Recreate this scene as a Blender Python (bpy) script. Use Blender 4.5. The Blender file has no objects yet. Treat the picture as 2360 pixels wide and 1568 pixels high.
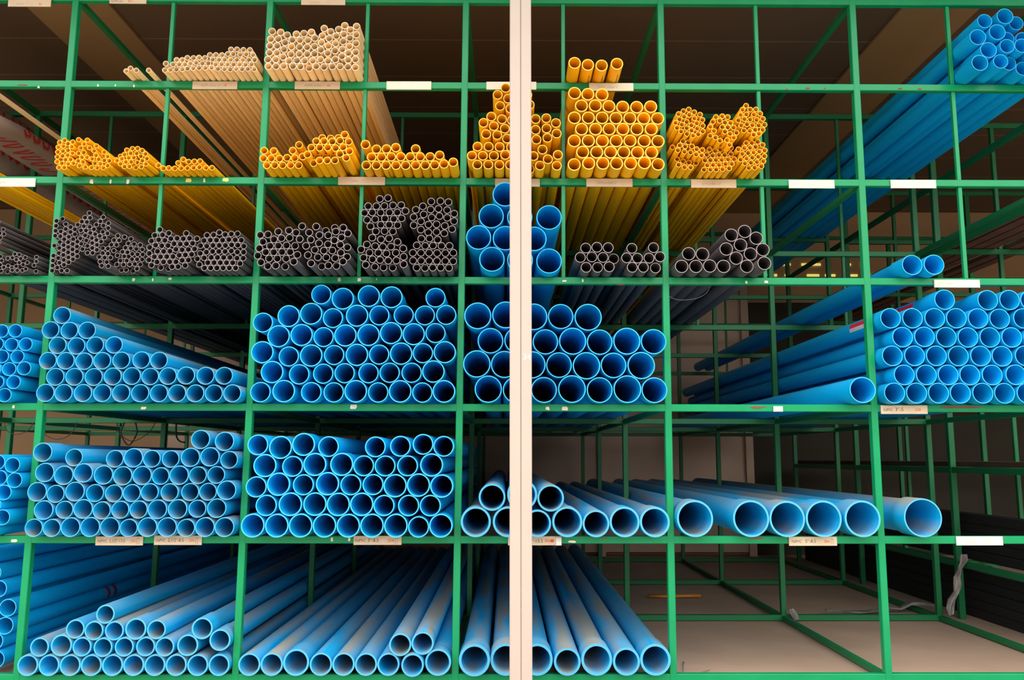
import bpy, math, random
from mathutils import Vector, Matrix, Euler
random.seed(7)
sc = bpy.context.scene
COL = sc.collection
# ---------------------------------------------------------------- camera, sky, exposure
CAM_Z = 0.90
fpx, pitch, yaw, roll = 1910.64, .1419, .0070, .0013
cd = bpy.data.cameras.new('camera'); cam = bpy.data.objects.new('camera', cd); COL.objects.link(cam)
cd.sensor_fit = 'HORIZONTAL'; cd.sensor_width = 36.0; cd.lens = fpx / 2360 * 36.0
cd.clip_start = .05; cd.clip_end = 200
cp, sp, cy, sy, cr, sr = math.cos(pitch), math.sin(pitch), math.cos(yaw), math.sin(yaw), math.cos(roll), math.sin(roll)
fw = Vector((sy*cp, cy*cp, sp)); rt0 = Vector((cy, -sy, 0)); up0 = rt0.cross(fw)
rt = rt0*cr + up0*sr; up = -rt0*sr + up0*cr
cam.matrix_world = Matrix(((rt.x, up.x, -fw.x, 0), (rt.y, up.y, -fw.y, -3.53), (rt.z, up.z, -fw.z, CAM_Z), (0, 0, 0, 1)))
sc.camera = cam
sc.view_settings.view_transform = 'Standard'; sc.view_settings.look = 'None'
sc.view_settings.exposure = 0.0; sc.view_settings.gamma = 1.0; sc.view_settings.use_curve_mapping = False
w = bpy.data.worlds.new('sky'); sc.world = w; w.use_nodes = True
wn = w.node_tree.nodes; wl = w.node_tree.links
bg = wn['Background']; bg.inputs['Strength'].default_value = 4.4
tc = wn.new('ShaderNodeTexCoord'); sx = wn.new('ShaderNodeSeparateXYZ'); rp = wn.new('ShaderNodeValToRGB')
wl.new(tc.outputs['Generated'], sx.inputs[0]); wl.new(sx.outputs['Z'], rp.inputs[0]); wl.new(rp.outputs[0], bg.inputs['Color'])
rp.color_ramp.elements[0].position = 0.0; rp.color_ramp.elements[0].color = (.12, .11, .10, 1)      # buildings across the yard
rp.color_ramp.elements[1].position = .9; rp.color_ramp.elements[1].color = (1.0, 1.0, 1.0, 1)
for p_, c_ in ((.09, (.20, .185, .17, 1)), (.24, (.98, .96, .93, 1))):
    e_ = rp.color_ramp.elements.new(p_); e_.color = c_

# ---------------------------------------------------------------- materials
def mat(name, base, rough=.5, noise=None, spec=.5, metal=0.0, bump=0.0):
    """noise = (scale, colour2, low, high)"""
    m = bpy.data.materials.new(name); m.use_nodes = True
    n = m.node_tree.nodes; l = m.node_tree.links; b = n['Principled BSDF']
    b.inputs['Base Color'].default_value = (*base, 1); b.inputs['Roughness'].default_value = rough
    b.inputs['Specular IOR Level'].default_value = spec; b.inputs['Metallic'].default_value = metal
    if noise:
        t = n.new('ShaderNodeTexCoord'); x = n.new('ShaderNodeTexNoise'); r = n.new('ShaderNodeValToRGB')
        x.inputs['Scale'].default_value = noise[0]; x.inputs['Detail'].default_value = 5
        l.new(t.outputs['Object'], x.inputs['Vector']); l.new(x.outputs['Fac'], r.inputs[0])
        r.color_ramp.elements[0].position = noise[2]; r.color_ramp.elements[0].color = (*base, 1)
        r.color_ramp.elements[1].position = noise[3]; r.color_ramp.elements[1].color = (*noise[1], 1)
        l.new(r.outputs[0], b.inputs['Base Color'])
        if bump:
            bp = n.new('ShaderNodeBump'); bp.inputs['Strength'].default_value = bump; bp.inputs['Distance'].default_value = .002
            l.new(x.outputs['Fac'], bp.inputs['Height']); l.new(bp.outputs[0], b.inputs['Normal'])
    return m

def pipe_mat(name, base, dust, amount, rough=.38, spec=.5, glow=0):
    """plastic with dust lying on whatever faces up, in patches, each pipe its own amount"""
    m = bpy.data.materials.new(name); m.use_nodes = True
    n = m.node_tree.nodes; l = m.node_tree.links; b = n['Principled BSDF']
    b.inputs['Roughness'].default_value = rough; b.inputs['Specular IOR Level'].default_value = spec
    g = n.new('ShaderNodeNewGeometry'); s = n.new('ShaderNodeSeparateXYZ'); l.new(g.outputs['Normal'], s.inputs[0])
    no = n.new('ShaderNodeTexNoise'); no.inputs['Scale'].default_value = 2.2; no.inputs['Detail'].default_value = 6
    mp = n.new('ShaderNodeMapping'); mp.inputs['Scale'].default_value = (6, .6, 6)
    l.new(g.outputs['Position'], mp.inputs[0]); l.new(mp.outputs[0], no.inputs['Vector'])
    oi = n.new('ShaderNodeObjectInfo')
    def mth(op, a, bb, c=None):
        x = n.new('ShaderNodeMath'); x.operation = op
        for i, v in enumerate((a, bb, c)):
            if v is None: continue
            if isinstance(v, (int, float)): x.inputs[i].default_value = v
            else: l.new(v, x.inputs[i])
        return x.outputs[0]
    upw = mth('MULTIPLY_ADD', s.outputs['Z'], .75, -.05)
    f = mth('MULTIPLY_ADD', oi.outputs['Random'], .55, .35)
    ns = mth('MULTIPLY_ADD', no.outputs['Fac'], 4.5, -1.45)
    q = mth('MULTIPLY', mth('MULTIPLY', upw, f), ns)
    q = mth('MULTIPLY', q, amount * 2.0); q2 = mth('MAXIMUM', q, 0.0); q3 = mth('MINIMUM', q2, .92)
    mx = n.new('ShaderNodeMix'); mx.data_type = 'RGBA'
    l.new(q3, mx.inputs[0]); mx.inputs[6].default_value = (*base, 1); mx.inputs[7].default_value = (*dust, 1)
    hv = n.new('ShaderNodeHueSaturation'); hv.inputs['Hue'].default_value = .5
    l.new(mth('MULTIPLY_ADD', oi.outputs['Random'], .24, .88), hv.inputs['Value']); l.new(mx.outputs[2], hv.inputs['Color'])
    l.new(hv.outputs[0], b.inputs['Base Color'])
    l.new(mth('MULTIPLY_ADD', q3, .5, rough), b.inputs['Roughness'])
    if glow:                                            # thin pale plastic lets light through
        tr = n.new('ShaderNodeBsdfTranslucent'); ms = n.new('ShaderNodeMixShader'); ms.inputs[0].default_value = glow
        l.new(hv.outputs[0], tr.inputs['Color']); l.new(b.outputs[0], ms.inputs[1]); l.new(tr.outputs[0], ms.inputs[2])
        l.new(ms.outputs[0], n['Material Output'].inputs['Surface'])
    return m

DUST = (.28, .26, .21)
M = {
 'blue': pipe_mat('blue_plastic', (.001, .38, .76), DUST, .05, .42, .2),
 'dusty': pipe_mat('dusty_blue_plastic', (.002, .37, .72), DUST, .85, .45, .2),
 'yellow': pipe_mat('yellow_plastic', (.95, .50, .003), (.6, .4, .10), .08, .4, .25),
 'grey': pipe_mat('grey_plastic', (.085, .072, .075), (.22, .19, .17), .35, .5),
 'cream': pipe_mat('cream_plastic', (.93, .70, .39), (.6, .5, .3), .06, .45, .3),
 'blue_rim': mat('blue_cut_edge', (.045, .43, .68), .55, None, .3),
 'dusty_rim': mat('blue_worn_cut_edge', (.07, .38, .58), .55, None, .3),
 'yellow_rim': mat('yellow_cut_edge', (.93, .58, .055), .45),
 'grey_rim': mat('grey_cut_edge', (.34, .28, .275), .55),
 'cream_rim': mat('cream_cut_edge', (.93, .82, .70), .5),
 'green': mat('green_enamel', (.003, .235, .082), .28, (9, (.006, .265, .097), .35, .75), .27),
 'green_shaded': mat('green_enamel_shaded', (.006, .15, .045), .45, (14, (.015, .15, .055), .4, .8), .35),  # same enamel, duller and darkened to paint in the shade of the interior
 'card': mat('tag_card', (.60, .45, .30), .7, (25, (.66, .52, .37), .3, .8)),
 'card_pale': mat('faded_tag_card', (.68, .62, .45), .7, (18, (.70, .65, .54), .3, .8)),
 'ink': mat('black_ink', (.07, .06, .05), .8), 'ink_faint': mat('faded_ink', (.48, .40, .31), .8), 'ink_red': mat('red_ink', (.62, .07, .02), .8),
 'ink_grey': mat('grey_ink', (.33, .28, .24), .8),
 'white': mat('white_paint', (.85, .84, .80), .6), 'paper': mat('torn_paper', (.82, .74, .62), .8, (60, (.6, .5, .4), .4, .8)),
 'paper_y': mat('yellow_tape', (.85, .62, .16), .6), 'redmark': mat('red_primer', (.30, .03, .02), .7),
 'pillar': mat('pillar_paint', (.415, .335, .28), .5, (7, (.43, .35, .30), .3, .75), .4),
 'rust': mat('rusty_steel', (.16, .06, .03), .8, (8, (.07, .04, .03), .3, .7)),
 'tube': mat('black_steel', (.006, .005, .005), .7, (5, (.010, .008, .007), .3, .7)),
 'wall': mat('wall_panel', (.50, .30, .15), .75, (1.6, (.43, .26, .13), .3, .75)),
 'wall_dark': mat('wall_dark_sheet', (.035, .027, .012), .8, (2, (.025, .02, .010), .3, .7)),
 'panel': mat('partition_sheet', (.66, .46, .34), .6, (1.2, (.55, .385, .28), .3, .75)),
 'floor': mat('concrete_floor', (.44, .29, .20), .85, (2.5, (.36, .235, .16), .3, .75), .3, 0, .3),
 'ground': mat('concrete_yard', (.52, .44, .35), .9, (1.5, (.46, .39, .31), .3, .75)),
 'dark_ground': mat('added_dark_ground', (.07, .065, .06), .9, (3, (.05, .047, .044), .3, .75)),  # for the unseen far ground, dark so it bounces little light
 'trim': mat('ceiling_bounce_light', (.34, .20, .085), .7),  # lighter tan that paints in bounce light on the ceiling
 'wrap': mat('plastic_wrap', (.34, .25, .20), .35, (6, (.24, .18, .15), .35, .7)),
 'script_red': mat('red_print', (.38, .02, .02), .6),
 'film': mat('grey_film', (.11, .10, .09), .45, (22, (.24, .21, .18), .35, .7), .5, 0, .8),
 'wire': mat('dark_wire', (.05, .025, .02), .6), 'string': mat('pale_string', (.16, .13, .13), .7), 'orange': mat('orange_rod', (.55, .20, .02), .5),
 'strap': mat('brown_rope', (.10, .06, .045), .9),
 'sticker_red': mat('sticker_red', (.70, .02, .05), .5), 'sticker_grey': mat('sticker_grey', (.55, .55, .62), .5), 'redtape': mat('red_tape', (.35, .01, .03), .5),
}
# ceiling: dark sheet with pale seams running across
cm = mat('ceiling_sheet', (.13, .08, .045), .7); n = cm.node_tree.nodes; l = cm.node_tree.links
g = n.new('ShaderNodeNewGeometry'); s = n.new('ShaderNodeSeparateXYZ'); l.new(g.outputs['Position'], s.inputs[0])
a = n.new('ShaderNodeMath'); a.operation = 'MULTIPLY_ADD'; a.inputs[1].default_value = 1/.474; a.inputs[2].default_value = -1.07/.474 + 20
b_ = n.new('ShaderNodeMath'); b_.operation = 'FRACT'; c_ = n.new('ShaderNodeMath'); c_.operation = 'LESS_THAN'; c_.inputs[1].default_value = .022
l.new(s.outputs['Y'], a.inputs[0]); l.new(a.outputs[0], b_.inputs[0]); l.new(b_.outputs[0], c_.inputs[0])
mx = n.new('ShaderNodeMix'); mx.data_type = 'RGBA'; l.new(c_.outputs[0], mx.inputs[0]); mx.inputs[6].default_value = (.13, .08, .045, 1); mx.inputs[7].default_value = (.28, .18, .115, 1)
l.new(mx.outputs[2], n['Principled BSDF'].inputs['Base Color']); M['ceiling'] = cm
# vent openings that let daylight in
vm = bpy.data.materials.new('daylight_slit'); vm.use_nodes = True
vm.node_tree.nodes['Principled BSDF'].inputs['Emission Color'].default_value = (.75, .62, .10, 1)
vm.node_tree.nodes['Principled BSDF'].inputs['Emission Strength'].default_value = .9; M['slit'] = vm

# ---------------------------------------------------------------- mesh helpers
class MB:
    def __init__(s): s.v = []; s.f = []; s.mi = []; s.sm = []
    def quadbox(s, P, mi=0):
        """P: 8 corners, bottom ring then top ring"""
        o = len(s.v); s.v += [tuple(p) for p in P]
        for f in ((3,2,1,0),(4,5,6,7),(0,1,5,4),(1,2,6,5),(2,3,7,6),(3,0,4,7)):
            s.f.append(tuple(o+i for i in f)); s.mi.append(mi); s.sm.append(False)
    def box(s, a, b, mi=0):
        x0,y0,z0 = a; x1,y1,z1 = b
        s.quadbox([(x0,y0,z0),(x1,y0,z0),(x1,y1,z0),(x0,y1,z0),(x0,y0,z1),(x1,y0,z1),(x1,y1,z1),(x0,y1,z1)], mi)
    def bar(s, p0, p1, u, v, hu, hv, ch=.0025, mi=0):
        """square tube between two points with chamfered edges; u, v = section axes"""
        p0 = Vector(p0); p1 = Vector(p1); u = Vector(u); v = Vector(v)
        sec = [(-hu+ch,-hv),(hu-ch,-hv),(hu,-hv+ch),(hu,hv-ch),(hu-ch,hv),(-hu+ch,hv),(-hu,hv-ch),(-hu,-hv+ch)]
        o = len(s.v)
        for p in (p0, p1):
            for a, b in sec: s.v.append(tuple(p + u*a + v*b))
        for i in range(8):
            j = (i+1) % 8; s.f.append((o+i, o+j, o+8+j, o+8+i)); s.mi.append(mi); s.sm.append(False)
        s.f.append(tuple(o+i for i in reversed(range(8)))); s.mi.append(mi); s.sm.append(False)
        s.f.append(tuple(o+8+i for i in range(8))); s.mi.append(mi); s.sm.append(False)
    def tube(s, pts, r, seg=8, mi=0, closed=False):
        pts = [Vector(p) for p in pts]; n = len(pts); o = len(s.v)
        for i, p in enumerate(pts):
            d = (pts[(i+1) % n] - pts[i-1]) if closed else (pts[min(i+1, n-1)] - pts[max(i-1, 0)])
            d.normalize(); a = d.cross(Vector((0,0,1)) if abs(d.z) < .9 else Vector((1,0,0))).normalized(); b = d.cross(a)
            rr = r[i] if isinstance(r, (list, tuple)) else r
            for k in range(seg):
                t = 2*math.pi*k/seg; s.v.append(tuple(p + a*math.cos(t)*rr + b*math.sin(t)*rr))
        for i in range(n if closed else n-1):
            for k in range(seg):
                k2 = (k+1) % seg; i2 = (i+1) % n
                s.f.append((o+i*seg+k, o+i*seg+k2, o+i2*seg+k2, o+i2*seg+k)); s.mi.append(mi); s.sm.append(True)
        if not closed:
            s.f.append(tuple(o+k for k in reversed(range(seg)))); s.mi.append(mi); s.sm.append(False)
            s.f.append(tuple(o+(n-1)*seg+k for k in range(seg))); s.mi.append(mi); s.sm.append(False)
    def mesh(s, name, mats):
        me = bpy.data.meshes.new(name); me.from_pydata(s.v, [], s.f)
        for m in mats: me.materials.append(M[m] if isinstance(m, str) else m)
        me.polygons.foreach_set('material_index', s.mi); me.polygons.foreach_set('use_smooth', s.sm); me.update(); return me
    def build(s, name, mats, parent=None, loc=None):
        me = s.mesh(name, mats if isinstance(mats, (list, tuple)) else [mats])
        if loc is not None:
            me.transform(Matrix.Translation(-Vector(loc)))
        o = bpy.data.objects.new(name, me); COL.objects.link(o)
        if loc is not None: o.location = loc
        if parent: o.parent = parent; o.location = Vector(o.location) - Vector(parent.location)
        return o
def tag(o, label=None, cat=None, group=None, kind=None):
    if label: o['label'] = label
    if cat: o['category'] = cat
    if group: o['group'] = group
    if kind: o['kind'] = kind
    return o
def empty(name, loc, label, cat, group=None):
    o = bpy.data.objects.new(name, None); COL.objects.link(o); o.location = loc; o.empty_display_size = .1
    return tag(o, label, cat, group)
def struct(o): o['kind'] = 'structure'; return o

LEAN = .006
PX = [-3.733, -2.850, -1.967, -1.0865, -.1985, .6865, 1.563, 2.44]
TX = [-3.29, -2.41, -1.5282, -.645, .2433, 1.1224, 2.001]
LZ = [2.967, 2.554, 2.108, 1.663, 1.113, .566, .019]
FY = [0, 1.28, 2.62, 3.94]
X_, Y_, Z_ = (1,0,0), (0,1,0), (0,0,1)
def lx(x, z): return x + LEAN*(z - CAM_Z)

# ---------------------------------------------------------------- the setting
b = MB(); b.box((-7, -.9, -.30), (8, 4.60, -.0)); struct(b.build('floor', 'floor'))
b = MB(); b.box((-30, -5.5, -.40), (30, -.9, -.02)); struct(b.build('floor_yard', 'ground'))
b = MB(); b.box((-30, -40, -.40), (30, -5.5, -.03)); struct(b.build('floor_unseen_dark', 'dark_ground'))  # unseen dark ground, added to keep low bounce light off the deep shelves
b = MB(); b.box((-7, -.78, 3.35), (8, 4.60, 3.45)); struct(b.build('ceiling', 'ceiling'))
b = MB(); b.box((-7, 4.50, 0), (8, 4.60, 3.35)); struct(b.build('wall_back', 'wall'))
b = MB(); b.box((-7.1, -.9, 0), (-7, 4.6, 3.45)); struct(b.build('wall_left', 'wall_dark'))
b = MB(); b.box((8, -.9, 0), (8.1, 4.6, 3.45)); struct(b.build('wall_right', 'wall_dark'))
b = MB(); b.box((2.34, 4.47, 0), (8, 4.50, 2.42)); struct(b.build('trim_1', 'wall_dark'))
b = MB(); b.box((-2.62, -.9, 3.335), (-2.16, 4.5, 3.35)); struct(b.build('ceiling_bounce_left', 'trim'))  # shallow strip standing in for a band of bounce light, left
b = MB(); b.box((2.16, -.9, 3.335), (2.58, 4.5, 3.35)); struct(b.build('ceiling_bounce_right', 'trim'))  # the matching painted bounce light band on the right
b = MB()
for z, xs in ((2.80, ((2.60,2.66),(2.74,2.82),(2.93,3.12),(3.35,3.42),(3.52,3.60),(3.80,3.95),(4.05,4.1))), (2.69, ((2.55,2.68),(2.76,2.86),(2.98,3.1),(3.16,3.26),(3.4,3.48),(3.6,3.7))), (2.62, ((2.55,2.72),(2.85,2.95)))):
    for x0, x1 in xs: b.box((x0, 4.485, z), (x1, 4.50, z+.022))
struct(b.build('window_1', 'slit'))
# partition sheets that lean on the back wall, with their channel posts
b = MB(); b.box((-3.2, 4.40, .035), (.86, 4.43, 2.62)); b.box((.93, 4.40, .035), (2.27, 4.43, 2.62)); struct(b.build('trim_4', 'panel'))
b = MB()
for x in (.86, 2.27): b.box((x, 4.36, .0), (x+.07, 4.42, 2.62))
struct(b.build('trim_5', 'panel'))

# ---------------------------------------------------------------- green rack
rack = empty('steel_rack', (lx(PX[4], 0), 0, 0), 'tall green welded steel rack of open bays holding coloured plastic pipes', 'rack')
def hbar(mb, x0, x1, y, z, h=.0155, d=.015): mb.bar((x0, y, z), (x1, y, z), Y_, Z_, d, h)
for k, y in enumerate(FY):
    m = 'green' if k == 0 else 'green_shaded'  # rear frames get the green with shade in its colour
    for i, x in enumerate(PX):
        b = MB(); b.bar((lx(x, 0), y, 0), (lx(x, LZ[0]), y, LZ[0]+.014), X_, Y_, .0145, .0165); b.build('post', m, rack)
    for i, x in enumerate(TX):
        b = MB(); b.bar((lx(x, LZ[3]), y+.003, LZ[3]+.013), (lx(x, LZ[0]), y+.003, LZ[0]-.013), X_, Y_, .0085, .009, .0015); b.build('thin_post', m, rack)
    for j, z in enumerate(LZ):
        b = MB(); hbar(b, lx(PX[0], z), lx(PX[7], z), y, z); b.build('crossbeam', m, rack)
for j in (0, 2, 4, 6):
    for x in PX:
        z = LZ[j]; b = MB(); b.bar((lx(x, z), .016, z-.001), (lx(x, z), FY[3]-.016, z-.001), X_, Z_, .013, .0135); b.build('depth_beam', 'green_shaded', rack)

# scraps of paper, tape and red primer left on the beams: (x, z, w, h, material) in mm
def scrap(x, z, wd, h, m, nm='paper_scrap'):
    mb = MB(); y = -.0162; o = 0
    pts = [(x-wd/2, z-h/2+random.uniform(0, h*.25)), (x+wd*random.uniform(.1, .5), z-h/2), (x+wd/2, z+random.uniform(-.3, .2)*h), (x+wd*random.uniform(.2, .5), z+h/2), (x-wd*.4, z+h/2), (x-wd/2, z+h*.1)]
    mb.v = [(p[0], y-.0008, p[1]) for p in pts] + [(p[0], y+.0012, p[1]) for p in pts]; n = len(pts)
    mb.f = [tuple(range(n)), tuple(range(2*n-1, n-1, -1))] + [(i, i+n, (i+1) % n+n, (i+1) % n) for i in range(n)]
    mb.mi = [0]*len(mb.f); mb.sm = [False]*len(mb.f)
    mb.build(nm, m, rack)
for s_ in [(-1.8235, 2.5454, 0.0074, 0.0111, 'paper', 'paper_scrap'),
 (-1.7463, 2.5457, 0.0055, 0.0092, 'paper', 'paper_scrap'),
 (-1.6632, 2.5441, 0.0074, 0.0111, 'paper', 'paper_scrap'),
 (-2.0868, 2.536, 0.0092, 0.0092, 'paper', 'paper_scrap'),
 (-1.8199, 2.0992, 0.0148, 0.0203, 'paper', 'paper_scrap'),
 (-1.7365, 2.0995, 0.0092, 0.0203, 'paper', 'paper_scrap'),
 (-1.6607, 2.0998, 0.0129, 0.0203, 'paper', 'paper_scrap'),
 (-1.3953, 2.1067, 0.0259, 0.0166, 'paper_y', 'tape_piece'),
 (-1.3269, 2.107, 0.0092, 0.0185, 'paper', 'paper_scrap'),
 (-1.2339, 2.1093, 0.0277, 0.0166, 'paper_y', 'tape_piece'),
 (-1.6072, 1.6609, 0.0129, 0.0129, 'paper', 'paper_scrap'),
 (-1.5251, 1.6611, 0.0055, 0.0129, 'paper', 'paper_scrap'),
 (-1.4507, 1.6651, 0.0148, 0.0111, 'paper', 'paper_scrap'),
 (-0.7217, 1.6634, 0.0129, 0.0166, 'paper', 'paper_scrap'),
 (-0.6356, 1.6636, 0.0148, 0.0148, 'paper', 'paper_scrap'),
 (-0.5608, 1.6658, 0.0037, 0.0092, 'paper', 'paper_scrap'),
 (0.2515, 1.6604, 0.0185, 0.0074, 'paper', 'paper_scrap'),
 (0.3304, 1.6626, 0.0074, 0.0129, 'paper', 'paper_scrap'),
 (1.0396, 1.6569, 0.0092, 0.0129, 'paper', 'paper_scrap'),
 (1.1264, 1.6591, 0.0166, 0.0111, 'paper', 'paper_scrap'),
 (-2.0761, 1.1126, 0.0092, 0.0129, 'paper', 'paper_scrap'),
 (-1.5289, 1.1081, 0.0222, 0.0111, 'paper', 'paper_scrap'),
 (-0.6445, 1.1151, 0.0277, 0.0185, 'paper', 'paper_scrap'),
 (0.1756, 1.1092, 0.0166, 0.0148, 'paper', 'paper_scrap'),
 (0.2491, 1.1093, 0.0259, 0.0166, 'paper', 'paper_scrap'),
 (-2.0252, 0.561, 0.0259, 0.0111, 'paper', 'paper_scrap'),
 (-0.7185, 0.567, 0.0092, 0.0166, 'paper', 'paper_scrap'),
 (-0.6469, 0.5671, 0.0092, 0.0148, 'paper', 'paper_scrap'),
 (0.2753, 0.5588, 0.0333, 0.0092, 'paper', 'paper_scrap'),
 (-2.1608, 2.5459, 0.0444, 0.0037, 'redmark', 'primer_mark'),
 (1.2572, 2.5413, 0.0111, 0.0055, 'redmark', 'primer_mark'),
 (1.3512, 2.5479, 0.0185, 0.0074, 'redmark', 'primer_mark'),
 (1.4273, 2.5482, 0.0074, 0.0055, 'redmark', 'primer_mark'),
 (1.7673, 2.5477, 0.0166, 0.0055, 'redmark', 'primer_mark'),
 (1.8552, 2.5461, 0.0166, 0.0055, 'redmark', 'primer_mark'),
 (1.0703, 1.1181, 0.0702, 0.0037, 'redmark', 'primer_mark'),
 (1.0646, 1.1125, 0.0407, 0.0037, 'redmark', 'primer_mark'),
 (1.9404, 1.1168, 0.1885, 0.0065, 'redmark', 'primer_mark'),
 (0.4936, 1.6458, 0.0296, 0.0037, 'redmark', 'primer_mark'),
 (1.0427, 0.5734, 0.0555, 0.0055, 'redmark', 'primer_mark'),
 (0.4032, 0.573, 0.0407, 0.0028, 'redmark', 'primer_mark'),
 (2.0671, 0.5687, 0.0055, 0.0074, 'redmark', 'primer_mark')]: scrap(*s_)

# second rack standing behind on the right
r2 = empty('steel_rack', (2.62, 1.34, 0), 'second green steel rack behind on the right, holding dark and rusty bars', 'rack')
L2 = [2.94, 2.55, 2.14, 1.50, .837, .308]
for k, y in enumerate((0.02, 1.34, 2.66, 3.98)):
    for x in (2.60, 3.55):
        b = MB(); b.bar((lx(x, 0), y, 0), (lx(x, 2.94), y, 2.95), X_, Y_, .017, .017); b.build('post', 'green_shaded', r2)
    b = MB(); b.bar((lx(2.98, .31), y, .31), (lx(2.98, 2.94), y, 2.94), X_, Y_, .012, .012); b.build('thin_post', 'green_shaded', r2)
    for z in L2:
        b = MB(); hbar(b, 2.60, 5.2, y, z); b.build('crossbeam', 'green_shaded', r2)
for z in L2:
    b = MB(); b.bar((2.60, .03, z), (2.60, 3.98, z), X_, Z_, .014, .017); b.build('depth_beam', 'green_shaded', r2)

# ---------------------------------------------------------------- beige steel pillar in front
PIL = {'x': 0.0569, 'y': -0.36, 'b': [0.0153, 0.0571, 0.0982], 't': [0.0107, 0.0557, 0.0988], 'n': (0.0666, 1.277, 0.0219, 0.0276)}
pil = empty('steel_pillar', (PIL['x'], PIL['y'], 0), 'beige painted steel pillar of two channels marked 34 in front of the rack', 'pillar')
y0, y1 = PIL['y'], PIL['y']+.10
for a, c in ((0, 1), (1, 2)):
    xb0, xb1, xt0, xt1 = PIL['b'][a], PIL['b'][c], PIL['t'][a], PIL['t'][c]
    g_ = .0005
    if a == 0: xb1 -= g_; xt1 -= g_
    else: xb0 += g_; xt0 += g_
    b = MB(); z0, z1 = -.02, 3.35; e = .003
    ch = []
    b.quadbox([(xb0, y0+e, z0), (xb1, y0+e, z0), (xb1, y1, z0), (xb0, y1, z0), (xt0, y0+e, z1), (xt1, y0+e, z1), (xt1, y1, z1), (xt0, y1, z1)])
    b.quadbox([(xb0+e, y0, z0), (xb1-e, y0, z0), (xb1, y0+e, z0), (xb0, y0+e, z0), (xt0+e, y0, z1), (xt1-e, y0, z1), (xt1, y0+e, z1), (xt0, y0+e, z1)])
    b.build('channel', 'pillar', pil)
def text(body, x, z, h, y, m, parent, font_scale=1.0, align='LEFT', wd=None, name='printed_text'):
    cu = bpy.data.curves.new('t', 'FONT'); cu.body = body; cu.size = 1; cu.extrude = 0; cu.align_x = 'LEFT'; cu.align_y = 'BOTTOM_BASELINE'; cu.resolution_u = 2
    ob = bpy.data.objects.new('t', cu); COL.objects.link(ob)
    bpy.context.view_layer.update()
    me = bpy.data.meshes.new_from_object(ob.evaluated_get(bpy.context.evaluated_depsgraph_get()))
    bpy.data.objects.remove(ob)
    if not me.vertices: return None
    xs = [v.co.x for v in me.vertices]; ys = [v.co.y for v in me.vertices]
    sx_ = (wd/(max(xs)-min(xs))) if wd else h/.72
    sz_ = h/.72
    for v in me.vertices:
        X = (v.co.x-min(xs))*sx_; Z = v.co.y*sz_; v.co = (X, 0, Z)
    me.materials.clear(); me.materials.append(M[m])
    o = bpy.data.objects.new(name, me); COL.objects.link(o); o.parent = parent
    o.location = Vector((x, y, z)) - Vector(parent.location); return o
text('34', PIL['n'][0], PIL['n'][1], PIL['n'][2], y0-.0006, 'white', pil, wd=PIL['n'][3], name='painted_number')

# ---------------------------------------------------------------- price tags on the beams
def price_tag(x0, x1, z0, z1, style, label, parts_):
    t = empty('price_tag', ((x0+x1)/2, -.0185, z0), label, 'price tag', 'price tags on the shelf edges')
    b = MB(); tl = random.uniform(-.0006, .0006)
    b.quadbox([(x0, -.0215, z0), (x1, -.0215, z0+tl), (x1, -.0172, z0+tl), (x0, -.0172, z0), (x0, -.0215, z1), (x1, -.0215, z1+tl), (x1, -.0172, z1+tl), (x0, -.0172, z1)])
    b.build('card', 'card' if style == 'tan' else 'card_pale', t)
    W_, H_ = x1-x0, z1-z0
    if 'red blot' in label:                            # red blot and a white sticker at the right end
        b = MB(); b.box((x0+W_*.79, -.0222, z0+H_*.36), (x0+W_*.855, -.0214, z0+H_*.66)); b.build('red_blot', 'ink_red', t)
        b = MB(); b.box((x0+W_*.90, -.0226, z0), (x1, -.0214, z0+H_*.86)); b.build('white_sticker', 'white', t)
    for (txt, fx, fz, fh, fwid, m) in parts_:
        text(txt, x0+W_*fx, z0+H_*fz, H_*fh, -.0219, m, t, wd=W_*fwid)
    return t
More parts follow.
